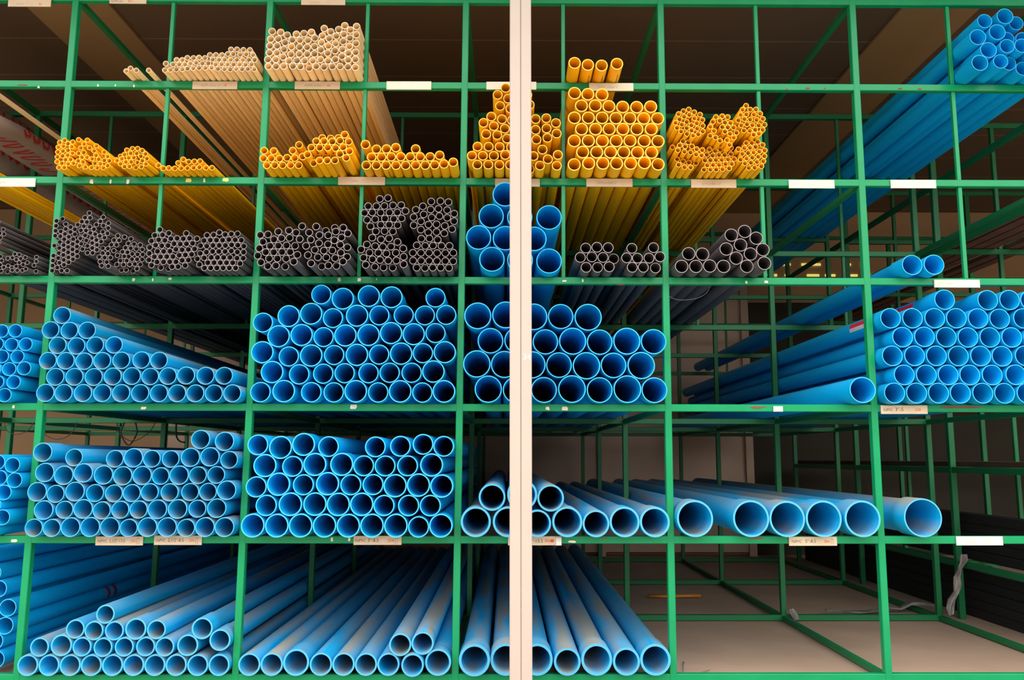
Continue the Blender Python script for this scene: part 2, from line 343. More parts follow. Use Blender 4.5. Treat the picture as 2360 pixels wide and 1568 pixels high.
for T_ in [
(-1.6891, -1.4948, 0.5434, 0.5792, 'tan', 'tan price tag reading 2,1/2"-13.5 in black, price 392 in red', [('ท่อPVC', 0.04, 0.34, 0.34, 0.2, 'ink'), ('2,1/2"-13.5', 0.29, 0.34, 0.38, 0.33, 'ink'), ('392-', 0.74, 0.34, 0.34, 0.12, 'ink_red'), ('∏', 0.87, 0.18, 0.6, 0.05, 'ink_grey')]),
(-1.4488, -1.2529, 0.5452, 0.5829, 'tan', 'tan price tag reading 2,1/2"-8.5 in black, price 254 in red', [('ท่อPVC', 0.04, 0.34, 0.34, 0.2, 'ink'), ('2,1/2"-8.5', 0.29, 0.34, 0.38, 0.33, 'ink'), ('254-', 0.74, 0.34, 0.34, 0.12, 'ink_red'), ('∏', 0.87, 0.18, 0.6, 0.05, 'ink_grey')]),
(-0.6282, -0.4305, 0.5457, 0.5817, 'tan', 'tan price tag reading 3"-8.5 in black, price 354 in red', [('ท่อPVC', 0.03, 0.34, 0.36, 0.22, 'ink'), ('3"-8.5', 0.3, 0.34, 0.4, 0.22, 'ink'), ('354-', 0.72, 0.34, 0.34, 0.14, 'ink_red'), ('∏', 0.87, 0.2, 0.6, 0.05, 'ink_grey')]),
(0.0092, 0.2302, 0.5443, 0.5803, 'tan', 'tan price tag half hidden by the pillar, showing "-13.5 and a red blot', [('ท่อPVC', 0.05, 0.34, 0.36, 0.2, 'ink'), ('4"-13.5', 0.4, 0.32, 0.4, 0.25, 'ink'), ('896', 0.69, 0.32, 0.4, 0.09, 'ink_red')]),
(1.1731, 1.3722, 0.5432, 0.5793, 'tan', 'tan price tag reading 5"-8.5 in black under the widest pipes', [('ท่อPVC', 0.06, 0.34, 0.34, 0.2, 'ink'), ('5"-8.5', 0.34, 0.34, 0.38, 0.22, 'ink'), ('864-', 0.74, 0.34, 0.34, 0.12, 'ink_red'), ('∏', 0.88, 0.2, 0.6, 0.04, 'ink_grey')]),
(1.869, 2.0629, 0.5454, 0.5815, 'pale', 'bleached price tag at the right end of the fifth shelf edge', [('ท่อ PVC', 0.22, 0.34, 0.3, 0.2, 'ink_faint'), ('1200', 0.6, 0.34, 0.3, 0.13, 'ink_faint')]),
(1.5887, 1.7867, 1.0884, 1.1245, 'tan', 'tan price tag reading 3"-5 in black, price 238 in red', [('ท่อPVC', 0.05, 0.34, 0.34, 0.2, 'ink'), ('3"-5', 0.31, 0.34, 0.42, 0.17, 'ink'), ('238', 0.74, 0.34, 0.34, 0.11, 'ink_red')]),
(1.1324, 1.1721, 1.0977, 1.1198, 'pale', 'tiny white sticker on the fourth shelf edge left of the rightmost post', []),
(1.8544, 2.0526, 1.6359, 1.6702, 'pale', 'bleached price tag on the third shelf edge under the two blue pipes', [('ท่อ PVC', 0.28, 0.34, 0.26, 0.14, 'ink_grey')]),
(-2.256, -2.0627, 2.0741, 2.1123, 'pale', 'pale price tag cut by the left edge, second shelf edge', [('ท่อ PVC', 0.2, 0.34, 0.28, 0.16, 'ink_grey')]),
(-0.7395, -0.534, 2.0877, 2.1241, 'tan', 'faded tan price tag behind a thin post, second shelf edge, left of pillar', [('ท่อ PVC', 0.28, 0.34, 0.26, 0.14, 'ink_grey')]),
(-0.0506, 0.1458, 2.0833, 2.1187, 'tan', 'faded tan price tag behind the pillar on the second shelf edge', [('ท่อ PVC', 0.2, 0.34, 0.26, 0.14, 'ink_grey')]),
(0.3509, 0.5539, 2.0838, 2.1202, 'tan', 'faded tan price tag under the neat wide yellow stack', [('ท่อ PVC', 0.24, 0.34, 0.3, 0.15, 'ink_grey'), ('เหลือง 2"', 0.41, 0.34, 0.3, 0.25, 'ink_grey')]),
(0.8118, 1.0112, 2.0806, 2.118, 'tan', 'faded tan price tag under the six small yellow bundles', [('ท่อ PVC', 0.24, 0.34, 0.3, 0.15, 'ink_grey'), ('เหลือง 1/2"', 0.41, 0.34, 0.3, 0.25, 'ink_grey')]),
(1.243, 1.4446, 2.0802, 2.1176, 'pale', 'blank pale tag on the second shelf edge left of the rightmost post', []),
(1.6937, 1.894, 2.0819, 2.1193, 'pale', 'blank pale tag on the second shelf edge right of the rightmost post', []),
(-1.4017, -1.2029, 2.5287, 2.5643, 'tan', 'faded tan price tag under the low cream stack', [('ท่อ PVC', 0.19, 0.34, 0.3, 0.16, 'ink_grey'), ('เหลือง 1/2"', 0.38, 0.34, 0.3, 0.26, 'ink_grey'), ('35', 0.7, 0.34, 0.3, 0.07, 'ink_red')]),
(-0.9464, -0.7454, 2.5308, 2.5665, 'tan', 'faded tan price tag under the tall cream stack', [('ท่อ PVC', 0.22, 0.34, 0.3, 0.18, 'ink_grey'), ('เหลือง 1"', 0.43, 0.34, 0.3, 0.24, 'ink_grey'), ('60', 0.72, 0.34, 0.3, 0.07, 'ink_red')]),
(-0.5375, -0.3378, 2.5306, 2.5684, 'pale', 'blank cream tag on the top shelf edge right of the cream stack', []),
(-0.0913, 0.1318, 2.5327, 2.5686, 'pale', 'blank cream tag partly behind the pillar on the top shelf edge', []),
(0.3684, 0.5664, 2.5287, 2.5645, 'pale', 'faded pale tag under the four wide yellow pipes', [('ท่อ PVC', 0.2, 0.34, 0.3, 0.17, 'ink_faint'), ('เหลือง 2"', 0.4, 0.34, 0.3, 0.26, 'ink_faint')]),
(-2.2539, -2.0622, 2.9188, 2.9629, 'tan', 'tan price tag at the left end of the topmost beam', [('ท่อ PVC', 0.2, 0.16, 0.22, 0.16, 'ink_grey'), ('35.-', 0.72, 0.16, 0.22, 0.1, 'ink_red')]),
(-1.7982, -1.6324, 2.936, 2.9738, 'tan', 'pale tan price tag on the topmost beam, second from the left', [('ท่อ PVC ขาว', 0.04, 0.16, 0.22, 0.32, 'ink'), ('30.-', 0.5, 0.16, 0.22, 0.16, 'ink_red')]),
(-0.9324, -0.7335, 2.9344, 2.9745, 'tan', 'tan price tag on the topmost beam above the tall cream stack', [('ท่อ PVC', 0.22, 0.16, 0.22, 0.2, 'ink_grey')])]: price_tag(*T_)

# ---------------------------------------------------------------- pipes
LEN = 4.0
mesh_cache = {}
def pipe_mesh(matn, wall, bell, seg):
    key = (matn, wall, bell, seg)
    if key in mesh_cache: return mesh_cache[key]
    inn = 1 - 2*wall if wall > .07 else 1 - 2*wall*.9
    inn = 1 - 1.55*wall
    rings = []                                        # (radius, y, smooth group)
    if bell:
        nb = .89; prof = [(inn, 0), (inn, .115), (inn*nb, .135), (inn*nb, LEN)]
        out = [(nb, LEN), (nb, .150), (1.0, .125), (1.0, .008), (.992, 0)]
    else:
        prof = [(inn, 0), (inn, .02), (inn, LEN)]
        out = [(1.0, LEN), (1.0, .003), (.99, 0)]
    P = prof + out; v = []; f = []; mi = []; sm = []
    for r, y in P:
        for k in range(seg):
            t = 2*math.pi*k/seg; v.append((r*math.cos(t), y, r*math.sin(t)))
    n = len(P); np_ = len(prof)
    for i in range(n):
        j = (i+1) % n
        rim = (j == 0) or (i == np_-1)
        for k in range(seg):
            k2 = (k+1) % seg; f.append((i*seg+k, i*seg+k2, j*seg+k2, j*seg+k)); mi.append(1 if rim else 0); sm.append(not rim)
    me = bpy.data.meshes.new(matn+'_pipe'); me.from_pydata(v, [], f)
    me.materials.append(M[matn]); me.materials.append(M[matn+'_rim'])
    me.polygons.foreach_set('material_index', mi); me.polygons.foreach_set('use_smooth', sm)
    # duplicate verts between rim and walls so shading stays crisp
    import bmesh
    bm = bmesh.new(); bm.from_mesh(me)
    es = [e for e in bm.edges if len(e.link_faces) == 2 and e.link_faces[0].material_index != e.link_faces[1].material_index]
    bmesh.ops.split_edges(bm, edges=es); bmesh.ops.recalc_face_normals(bm, faces=bm.faces); 
    bm.to_mesh(me); bm.free(); me.update()
    mesh_cache[key] = me; return me

ORD = ['', 'first', 'second', 'third', 'fourth', 'fifth', 'sixth', 'seventh', 'eighth', 'ninth', 'tenth', 'eleventh', 'twelfth', 'thirteenth', 'fourteenth', 'fifteenth', 'sixteenth', 'seventeenth', 'eighteenth']
# key: (material, wall ratio, adjective, where, group, data in 0.1 mm: x z radius overhang bell)
PIPES = {
 'cream_loose': ('cream', 0.075, 'thin', 'loose at top shelf left', 'four loose thin cream pipes on the top shelf',
  "-16707 25814 114 849 0 -16495 25905 114 920 0 -16231 25814 114 922 0 -15686 25814 114 927 0"),
 'cream_left': ('cream', 0.075, 'thin', 'low cream stack, top shelf', 'thin cream pipes in the low stack on the top shelf',
  "-14970 25819 119 947 0 -14727 25819 119 973 0 -14448 25819 119 1010 0 -14187 25819 119 1024 0 -13932 25819 119 1095 0 -13670 25819 119 1132 0 -13402 25819 119 1168 0 -13132 25819 119 1171 0 -12853 25819 119 1196 0 -12611 25819 119 1085 0 -12337 25819 119 1065 0 -12090 25819 119 1044 0 -11814 25819 119 1093 0 -11566 25819 119 1072 0 -11304 25819 119 1098 0 -11036 25819 119 1067 0 -14895 26055 119 1080 0 -14578 26020 119 1080 0 -14316 26021 119 1080 0 -14062 26023 119 1080 0 -13829 26077 119 1080 0 -13578 26106 119 1080 0 -13305 26074 119 1080 0 -13046 26081 119 1080 0 -12730 26031 119 1080 0 -12471 26038 119 1080 0 -12211 26034 119 1080 0 -11945 26030 119 1080 0 -11685 26037 119 1080 0 -11425 26027 119 1080 0 -11165 26044 119 1080 0 -14433 26230 119 1080 0 -14187 26228 119 1080 0 -13968 26326 119 1080 0 -13701 26320 119 1080 0 -13463 26344 119 1080 0 -13202 26323 119 1080 0 -12864 26251 119 1080 0 -12593 26247 119 1080 0 -12343 26258 119 1080 0 -12078 26255 119 1080 0 -11812 26250 119 1080 0 -11552 26246 119 1080 0 -11284 26252 119 1080 0 -11033 26245 119 1080 0 -12992 26465 119 1080 0 -12732 26466 119 1080 0 -12466 26463 119 1080 0 -12215 26514 119 1080 0 -11976 26512 119 1080 0 -11680 26489 119 1080 0 -11415 26507 119 1080 0 -11117 26480 119 1080 0 -12082 26727 119 1080 0 -11825 26731 119 1080 0 -11542 26710 119 1080 0 -11260 26706 119 1080 0"),
 'cream_right': ('cream', 0.075, '', 'tall cream stack, top shelf', 'cream pipes in the tall stack on the top shelf',
  "-10365 25858 158 1258 0 -10032 25858 158 1273 0 -9692 25858 158 1298 0 -9292 25858 158 1291 0 -8974 25858 158 1260 0 -8629 25858 158 1116 0 -8280 25858 158 1301 0 -7959 25858 158 1225 0 -7587 25858 158 1274 0 -7249 25858 158 1277 0 -6916 25858 158 1247 0 -6598 25858 158 1216 0 -10397 26173 158 1265 0 -10060 26175 158 1265 0 -9743 26292 158 1265 0 -9482 26111 158 1265 0 -9134 26133 158 1265 0 -8800 26124 158 1265 0 -8452 26124 158 1265 0 -8118 26187 158 1265 0 -7786 26123 158 1265 0 -7473 26190 158 1265 0 -7186 26335 158 1265 0 -6913 26175 158 1265 0 -6596 26198 158 1265 0 -10340 26485 158 1265 0 -10023 26490 158 1265 0 -9718 26647 158 1265 0 -9403 26418 158 1265 0 -9047 26438 158 1265 0 -8703 26431 158 1265 0 -8386 26445 158 1265 0 -8113 26632 158 1265 0 -7811 26487 158 1265 0 -7496 26596 158 1265 0 -7179 26659 158 1265 0 -6910 26492 158 1265 0 -6594 26525 158 1265 0 -10338 26802 158 1265 0 -10021 26810 158 1265 0 -9681 26962 158 1265 0 -9401 26768 158 1265 0 -9043 26755 158 1265 0 -8715 26748 158 1265 0 -8392 26783 158 1265 0 -8097 26958 158 1265 0 -7795 26820 158 1265 0 -7480 26929 158 1265 0 -7154 27032 158 1265 0 -6882 26808 158 1265 0 -6592 26935 158 1265 0 -10309 27118 158 1265 0 -9985 27125 158 1265 0 -9602 27305 158 1265 0 -9375 27084 158 1265 0 -9040 27079 158 1265 0 -8695 27076 158 1265 0 -8389 27176 158 1265 0 -8067 27274 158 1265 0 -7770 27163 158 1265 0 -7458 27279 158 1265 0 -7131 27358 158 1265 0 -6866 27185 158 1265 0 -6589 27341 158 1265 0 -10266 27476 158 1265 0 -9892 27438 158 1265 0 -9205 27352 158 1265 0 -8876 27386 158 1265 0 -8551 27448 158 1265 0 -7709 27474 158 1265 0 -7362 27581 158 1265 0 -6856 27561 158 1265 0 -6587 27729 158 1265 0 -7997 27629 158 1265 0 -7102 27765 158 1265 0"),
 'yellow_four': ('yellow', 0.1, 'wide', 'top shelf, right of pillar', 'wide yellow pipes on the top shelf',
  "2934 25970 270 1473 0 3526 25970 270 1299 0 4131 25970 270 1248 0 4779 25970 270 1412 0"),
 'blue_top_right': ('blue', 0.05, 'wide', 'top right corner of picture', 'wide blue pipes in the top right corner',
  "20933 28007 325 1470 0 21846 28235 362 1470 1 20575 27255 363 1470 1 21444 27492 363 1470 1 20989 26657 363 1470 1 20568 26063 363 1470 1 21822 26844 324 1470 0 21482 26134 325 1470 0 22603 28161 324 1020 0 22120 26266 324 1020 0 22838 27413 324 1020 0 22474 26867 327 1470 0 22724 26024 324 1020 0 22130 27422 324 1020 0 23374 26024 324 1470 0 24023 26024 324 1470 0 23068 26596 324 1470 0 23589 26983 324 1470 0"),
 'cream_single': ('cream', 0.075, 'thin', '', '',
  "-23791 25816 116 596 0"),
 'yellow_far_left': ('yellow', 0.1, 'thin', 'second shelf, cut off far left', 'thin yellow pipes cut off at the far left of the second shelf',
  "-23052 21364 124 955 0 -23310 21364 124 951 0 -23560 21364 124 948 0 -23810 21364 124 945 0 -24247 21364 124 942 0 -23229 21633 124 950 0 -23526 21632 124 950 0 -23808 21631 124 950 0 -24240 21629 124 950 0 -23403 21905 124 950 0 -23701 21903 124 950 0"),
 'yellow_a': ('yellow', 0.1, 'thin', 'leftmost bundle, second shelf', 'thin yellow pipes in the leftmost bundle of the second shelf',
  "-19279 22473 108 980 0 -19081 22565 108 980 0 -18723 22496 108 980 0 -19329 22261 108 980 0 -19116 22305 108 980 0 -18926 22412 108 980 0 -18477 22599 108 980 0 -18102 22579 108 980 0 -18234 22406 108 980 0 -18363 22230 108 980 0 -17698 22324 108 980 0 -19331 22042 108 980 0 -19118 22087 108 980 0 -18902 22121 108 980 0 -18753 22280 108 980 0 -18436 21989 108 980 0 -18539 22377 108 530 0 -18220 22023 108 980 0 -17987 22236 108 980 0 -17777 22097 108 980 0 -17343 22047 108 980 0 -19332 21824 108 980 0 -19118 21863 108 980 0 -18903 21903 108 980 0 -18703 21988 108 980 0 -18570 22161 108 530 0 -18003 22019 108 530 0 -17687 21898 108 980 0 -17559 22075 108 530 0 -17183 21853 108 980 0 -19327 21606 108 980 0 -18976 21698 108 980 0 -18758 21709 108 980 0 -18432 21647 108 980 0 -18283 21812 108 980 0 -18065 21809 108 980 0 -17839 21742 108 980 0 -17559 21722 108 980 0 -17312 21671 108 980 0 -17095 21653 108 980 0 -19121 21535 108 980 0 -18848 21510 108 980 0 -18622 21539 108 980 0 -18569 21816 108 530 0 -18219 21601 108 980 0 -18356 21431 108 980 0 -18073 21348 108 1041 0 -18001 21597 108 530 0 -17707 21541 108 980 0 -17474 21521 108 980 0 -17836 21348 108 978 0 -17606 21348 108 953 0 -17342 21348 108 955 0 -17027 21348 108 1230 0 -19232 21348 108 980 0 -19001 21348 108 980 0"),
 'yellow_b': ('yellow', 0.1, 'thin', 'small round second bundle, second shelf', 'thin yellow pipes in the small round bundle of the second shelf',
  "-16966 21829 108 655 0 -16706 21620 108 1105 0 -16781 21984 108 655 0 -16407 21896 108 1105 0 -16313 22092 108 1105 0 -16075 22157 108 1105 0 -15858 22165 108 1105 0 -15661 22074 108 1105 0 -15506 21921 108 1105 0 -16147 21952 108 1105 0 -15886 21946 108 1105 0 -15700 21822 108 1105 0 -16505 21702 108 1105 0 -16212 21745 108 1105 0 -15995 21758 108 1105 0 -15626 21618 108 1105 0 -16545 21474 108 1105 0 -16326 21561 108 1105 0 -16093 21563 108 1105 0 -15833 21542 108 1105 0 -16368 21348 108 1102 0 -16147 21348 108 1132 0 -15930 21348 108 998 0 -15644 21348 108 1110 0 -15433 21717 108 1105 0 -15462 21476 108 1105 0"),
 'yellow_c': ('yellow', 0.1, 'thin', 'third bundle, second shelf', 'thin yellow pipes in the third bundle of the second shelf',
  "-14996 21476 119 940 0 -14785 21359 119 900 0 -14545 21359 119 934 0 -14301 21359 119 891 0 -14022 21359 119 909 0 -13743 21359 119 942 0 -13453 21359 119 1006 0 -13190 21359 119 1054 0 -12930 21359 119 981 0 -12668 21359 119 984 0 -14149 21584 119 940 0 -13944 21749 119 940 0 -13703 21641 119 940 0 -13458 21658 119 940 0 -13217 21670 119 940 0"),
 'yellow_d': ('yellow', 0.1, 'medium', 'fourth bundle, second shelf', 'medium yellow pipes in the fourth bundle of the second shelf',
  "-10255 21403 163 1206 0 -9916 21403 163 1210 0 -9578 21403 163 1213 0 -9230 21403 163 1232 0 -8890 21403 163 1221 0 -10412 21708 163 1210 0 -10079 21704 163 1210 0 -9728 21700 163 1210 0 -9403 21734 163 1210 0 -9076 21724 163 1210 0 -8736 21796 163 1210 0 -10396 22051 163 1210 0 -9984 22036 163 1210 0 -9173 22061 163 1210 0 -8911 22313 163 1210 0"),
 'yellow_e': ('yellow', 0.1, 'medium', 'fifth bundle, second shelf', 'medium yellow pipes in the fifth bundle of the second shelf',
  "-8194 21400 160 1484 0 -7872 21400 160 1807 0 -7550 21400 160 1810 0 -7226 21400 160 1814 0 -8383 21660 160 1810 0 -8058 21692 160 1360 0 -7722 21685 160 1360 0 -7400 21684 160 1360 0 -7025 21689 160 1810 0 -6751 21518 160 1810 0 -8234 21961 160 1810 0 -7884 21962 160 1810 0 -7545 21971 160 1810 0 -7217 21949 160 1810 0 -6897 21986 160 1810 0 -6625 21814 160 1810 0 -8039 22244 160 1810 0 -7708 22249 160 1810 0 -7362 22236 160 1810 0 -7037 22276 160 1810 0 -6668 22232 160 1810 0 -7891 22569 160 1360 0 -7532 22549 160 1360 0 -7200 22572 160 1360 0 -6847 22544 160 1810 0"),
 'yellow_f': ('yellow', 0.1, 'medium', 'long low stack, second shelf', 'medium yellow pipes in the long low stack of the second shelf',
  "-6020 21442 202 1143 0 -5589 21442 202 1132 0 -5169 21442 202 1152 0 -4748 21442 202 1141 0 -4331 21442 202 1146 0 -3901 21442 202 1165 0 -3489 21442 202 1170 0 -3080 21442 202 1204 0 -2673 21442 202 1327 0 -2266 21442 202 1537 0 -5797 21799 202 1160 0 -5374 21801 202 1160 0 -4957 21814 202 1160 0 -4545 21821 202 1160 0 -4138 21817 202 1160 0 -3710 21819 202 1160 0 -3287 21820 202 1160 0 -2880 21893 202 1160 0 -6075 22361 202 1160 0 -5597 22155 202 1160 0 -5169 22167 202 1160 0 -4767 22229 202 1160 0 -3914 22173 202 1160 0"),
 'yellow_g': ('yellow', 0.1, 'medium', 'uneven heap behind pillar', 'medium yellow pipes heaped behind the pillar',
  "-1255 21452 212 1236 0 -786 21452 212 1241 0 -311 21452 212 1222 0 147 21452 212 1227 0 573 21452 212 1216 0 1000 21452 212 712 0 1427 21452 212 1150 0 2152 21452 212 1142 0 -1492 21855 212 1220 0 -1022 21857 212 1220 0 -552 21853 212 1220 0 -60 21901 212 1220 0 1152 21852 212 1220 0 1767 21712 212 1220 0 2199 21908 212 1220 0 419 21882 212 1220 0 -1252 22267 212 1220 0 -776 22263 212 1220 0 -303 22252 212 1220 0 193 22245 212 1220 0 1538 22144 212 1220 0 -885 22827 212 1220 0 -407 22791 212 1220 0 13 22632 212 1220 0 474 22632 212 1220 0 1280 22591 212 1220 0 1753 22672 212 1220 0 2148 22864 212 1220 0 -1002 23340 212 1220 0 -558 23190 212 1220 0 -82 23079 212 1220 0 1246 23031 212 1220 0 1718 23097 212 1220 0 2122 23344 212 1220 0 392 23064 212 1220 0 819 23053 212 1220 0 -669 23624 212 1220 0 -204 23506 212 1220 0 231 23459 212 1220 0 1248 23521 212 1220 0 1707 23559 212 1220 0 703 23534 212 1220 0 -289 24109 212 1220 0 153 23999 212 1220 0 991 24169 212 1220 0 577 24047 212 1220 0 -397 24618 212 1220 0 57 24442 212 1220 0 888 24625 212 1220 0 480 24500 212 1220 0 -52 24933 212 1220 0"),
 'yellow_h': ('yellow', 0.1, 'wide', 'neat second shelf stack', 'wide yellow pipes in the neat stack right of the pillar',
  "2907 21521 281 1094 0 3514 21521 281 1249 0 4121 21521 281 1256 0 4712 21521 281 1247 0 5311 21521 281 1254 0 5893 21521 281 1334 0 6506 21521 281 1163 0 3262 22025 281 1250 0 3865 22023 281 1250 0 4460 22025 281 1250 0 5024 22025 281 1250 0 5619 22016 281 1250 0 6221 22019 281 1250 0 2904 22525 281 1250 0 3512 22533 281 1250 0 4114 22530 281 1250 0 4712 22532 281 1250 0 5304 22540 281 1250 0 5918 22537 281 1250 0 6512 22523 281 1250 0 3224 23058 281 1250 0 3828 23061 281 1250 0 4416 23063 281 1250 0 5010 23066 281 1250 0 5614 23068 281 1250 0 6231 23066 281 1250 0 2919 23570 281 1250 0 3524 23572 281 1250 0 4118 23575 281 1250 0 4718 23561 281 1250 0 5318 23558 281 1250 0 5918 23555 281 1250 0 6518 23551 281 1250 0 3230 24119 281 1250 0 3831 24127 281 1250 0 4421 24096 281 1250 0 5017 24071 281 1250 0 5623 24063 281 1250 0 6231 24088 281 1250 0 2940 24690 281 1250 0 3515 24643 281 1250 0 4128 24629 281 1250 0"),
 'yellow_i': ('yellow', 0.1, 'thin', 'upper left of six bundles', 'thin yellow pipes, upper left of the six small bundles',
  "7798 23819 116 1600 0 7570 23740 116 1600 0 8031 23694 116 1600 0 7359 23613 116 1600 0 7818 23575 116 1600 0 8276 23589 116 1600 0 7593 23496 116 1600 0 8030 23427 116 1600 0 7392 23377 116 1600 0 7219 23220 116 1600 0 7696 23256 116 1600 0 8370 23353 116 1600 0 8129 23203 116 1600 0 7486 23144 116 1600 0 7896 23113 116 1600 0 7273 22993 116 1600 0 8373 23087 116 1600 0 7688 22985 116 1600 0 8138 22968 116 1600 0 7448 22831 116 1600 0 7897 22880 116 1600 0 8372 22840 116 1600 0 7691 22723 116 1600 0 8177 22711 116 1600 0 7951 22652 116 1600 0"),
 'yellow_j': ('yellow', 0.1, 'thin', 'upper middle of six bundles', 'thin yellow pipes, upper middle of the six small bundles',
  "8953 23486 116 1600 0 9228 23523 116 1600 0 9460 23483 116 1600 0 8817 23271 116 1600 0 9115 23319 116 1600 0 9335 23238 116 1600 0 9569 23224 116 1600 0 8702 23048 116 1600 0 8994 23119 116 1150 0 9213 23038 116 1600 0 9449 23024 116 1600 0 9698 23017 116 1600 0 8852 22861 116 1600 0 9085 22842 116 1150 0 9319 22830 116 1600 0 9534 22738 116 1600 0 9813 22782 116 1600 0 8682 22643 116 1600 0 8904 22570 116 1600 0 9230 22614 116 1150 0 9400 22454 116 1600 0 9693 22567 116 1600 0 9089 22427 116 1600 0 9494 22240 116 1600 0"),
 'yellow_k': ('yellow', 0.1, 'thin', 'upper right of six bundles', 'thin yellow pipes, upper right of the six small bundles',
  "10266 23998 116 1600 0 10110 23825 116 1600 0 10439 23823 116 1600 0 10683 23832 116 1600 0 10023 23590 116 1600 0 10270 23612 116 1600 0 10588 23604 116 1600 0 10860 23643 116 1600 0 9913 23341 116 1600 0 10177 23398 116 1600 0 10421 23381 116 1600 0 10695 23363 116 1600 0 10963 23412 116 1600 0 10028 23120 116 1600 0 10277 23167 116 1600 0 10507 23127 116 1600 0 10775 23116 116 1600 0 11020 23147 116 1600 0 10132 22882 116 1600 0 10388 22873 116 1600 0 10617 22921 116 1600 0 10936 22921 116 1600 0 10544 22699 116 1600 0 10773 22747 116 1600 0"),
 'yellow_l': ('yellow', 0.1, 'thin', 'lower left of six bundles', 'thin yellow pipes, lower left of the six small bundles',
  "7578 22517 117 1300 0 7808 22466 117 1300 0 7436 22330 117 1300 0 7666 22279 117 1300 0 7957 22283 117 1300 0 7215 22413 117 850 0 7352 22110 117 1300 0 7632 22045 117 1300 0 8158 22160 117 1300 0 8402 22120 117 1300 0 7890 22010 117 1300 0 8132 21926 117 1300 0 8365 21887 117 1300 0 7404 21880 117 850 0 7657 21788 117 850 0 7908 21730 117 850 0 8216 21704 117 850 0 7302 21357 117 1581 0 7613 21357 117 1296 0 7885 21357 117 1266 0"),
 'yellow_m': ('yellow', 0.1, 'thin', 'lower middle of six bundles', 'thin yellow pipes, lower middle of the six small bundles',
  "8782 22260 118 1010 0 9031 22199 118 1010 0 9259 22264 118 1010 0 9711 22332 118 1010 0 8661 22029 118 1010 0 8915 21991 118 1010 0 9191 22020 118 1010 0 9432 22013 118 1010 0 9705 22057 118 1010 0 8809 21779 118 1010 0 9046 21793 118 1010 0 9302 21795 118 1010 0 9576 21820 118 1010 0 9837 21830 118 1010 0 8571 21771 118 1010 0 8661 21551 118 1010 0 8919 21569 118 1010 0 9180 21570 118 1010 0 9462 21611 118 1010 0 9732 21617 118 1010 0 8523 21358 118 980 0 8799 21358 118 1002 0 9049 21358 118 1005 0 9309 21358 118 1054 0 9566 21358 118 1155 0"),
 'yellow_n': ('yellow', 0.1, 'thin', 'lower right of six bundles', 'thin yellow pipes, lower right of the six small bundles',
  "10311 22461 117 1270 0 10553 22465 117 1270 0 10807 22514 117 1270 0 9961 22172 117 1270 0 10223 22232 117 1270 0 10469 22244 117 1270 0 10708 22286 117 1270 0 11010 22372 117 1270 0 10123 21972 117 1270 0 10378 22008 117 1270 0 10612 22038 117 1270 0 10862 22076 117 1270 0 11094 22129 117 1270 0 10042 21712 117 1270 0 10303 21763 117 1270 0 10550 21803 117 1270 0 10808 21845 117 1270 0 11069 21875 117 1270 0 10223 21542 117 1270 0 10483 21576 117 1270 0 10741 21610 117 1270 0 11014 21646 117 1270 0 10397 21357 117 1218 0 10633 21357 117 1266 0 10869 21357 117 1429 0"),
 'grey_a': ('grey', 0.085, 'thin', 'third shelf, cut off far left', 'thin grey pipes at the far left of the third shelf',
  "-21621 18715 94 560 0 -21570 18506 94 560 0 -21710 18351 94 560 0 -21757 18544 94 560 0 -21748 18160 94 560 0 -21036 17632 94 560 0 -20848 17607 94 560 0 -20580 17482 94 560 0 -20769 17433 94 560 0 -20955 17388 94 560 0 -21129 17466 94 560 0 -21319 17444 94 560 0 -21569 17342 94 560 0 -21632 17522 94 560 0 -21278 17115 94 560 0 -20475 17256 94 560 0 -20819 17249 94 560 0 -20645 17171 94 560 0 -21204 17291 94 110 0 -21393 17269 94 110 0 -20932 17096 94 560 0 -21109 17027 94 560 0 -21613 17157 94 560 0 -21456 17049 94 560 0 -21553 16884 94 557 0 -21358 16884 94 427 0 -20979 16884 94 737 0 -20788 16884 94 696 0 -20571 16884 94 699 0 -20282 16884 94 960 0 -20102 17500 94 560 0 -20097 17309 94 560 0 -20176 17136 94 560 0 -20092 16884 94 532 0 -21866 19048 94 560 0 -21942 18805 94 560 0 -21956 18522 94 560 0 -21977 18320 94 560 0 -21865 17939 94 560 0 -21819 17638 94 560 0 -21811 17338 94 560 0 -21792 17091 94 560 0 -21743 16884 94 510 0 -21958 16884 94 508 0 -22006 17337 94 560 0 -21982 17098 94 560 0"),
 'grey_b': ('grey', 0.085, 'thin', 'round bundle at first post', 'thin grey pipes in the round bundle at the first post',
  "-18940 18946 108 610 0 -18725 18814 108 610 0 -18530 18716 108 610 0 -18926 18728 108 610 0 -19131 18840 108 160 0 -19347 19304 108 160 0 -19348 19085 108 610 0 -19132 18621 108 610 0 -18943 18510 108 610 0 -18713 18595 108 610 0 -18514 18496 108 610 0 -19349 18867 108 610 0 -19134 18403 108 610 0 -18765 18383 108 610 0 -18570 18284 108 610 0 -18379 18177 108 610 0 -19351 18648 108 610 0 -19352 18429 108 610 0 -18956 18275 108 610 0 -19135 18150 108 610 0 -18959 18021 108 610 0 -18778 18147 108 610 0 -18576 18065 108 610 0 -18385 17958 108 610 0 -19353 18211 108 160 0 -19355 17992 108 610 0 -19139 17889 108 610 0 -18938 17803 108 610 0 -18759 17930 108 610 0 -18565 17830 108 610 0 -18365 17740 108 610 0 -19356 17773 108 160 0 -19357 17554 108 610 0 -19143 17667 108 610 0 -18940 17584 108 610 0 -18745 17698 108 610 0 -18543 17612 108 610 0 -18337 17523 108 610 0 -19359 17336 108 610 0 -19360 17117 108 610 0 -19148 17448 108 610 0 -18906 17368 108 610 0 -18718 17481 108 610 0 -18515 17395 108 610 0 -19361 16898 108 610 0 -19153 17032 108 610 0 -19082 17239 108 610 0 -18880 17151 108 610 0 -18689 17264 108 610 0 -18962 16898 108 608 0 -18727 16898 108 611 0"),
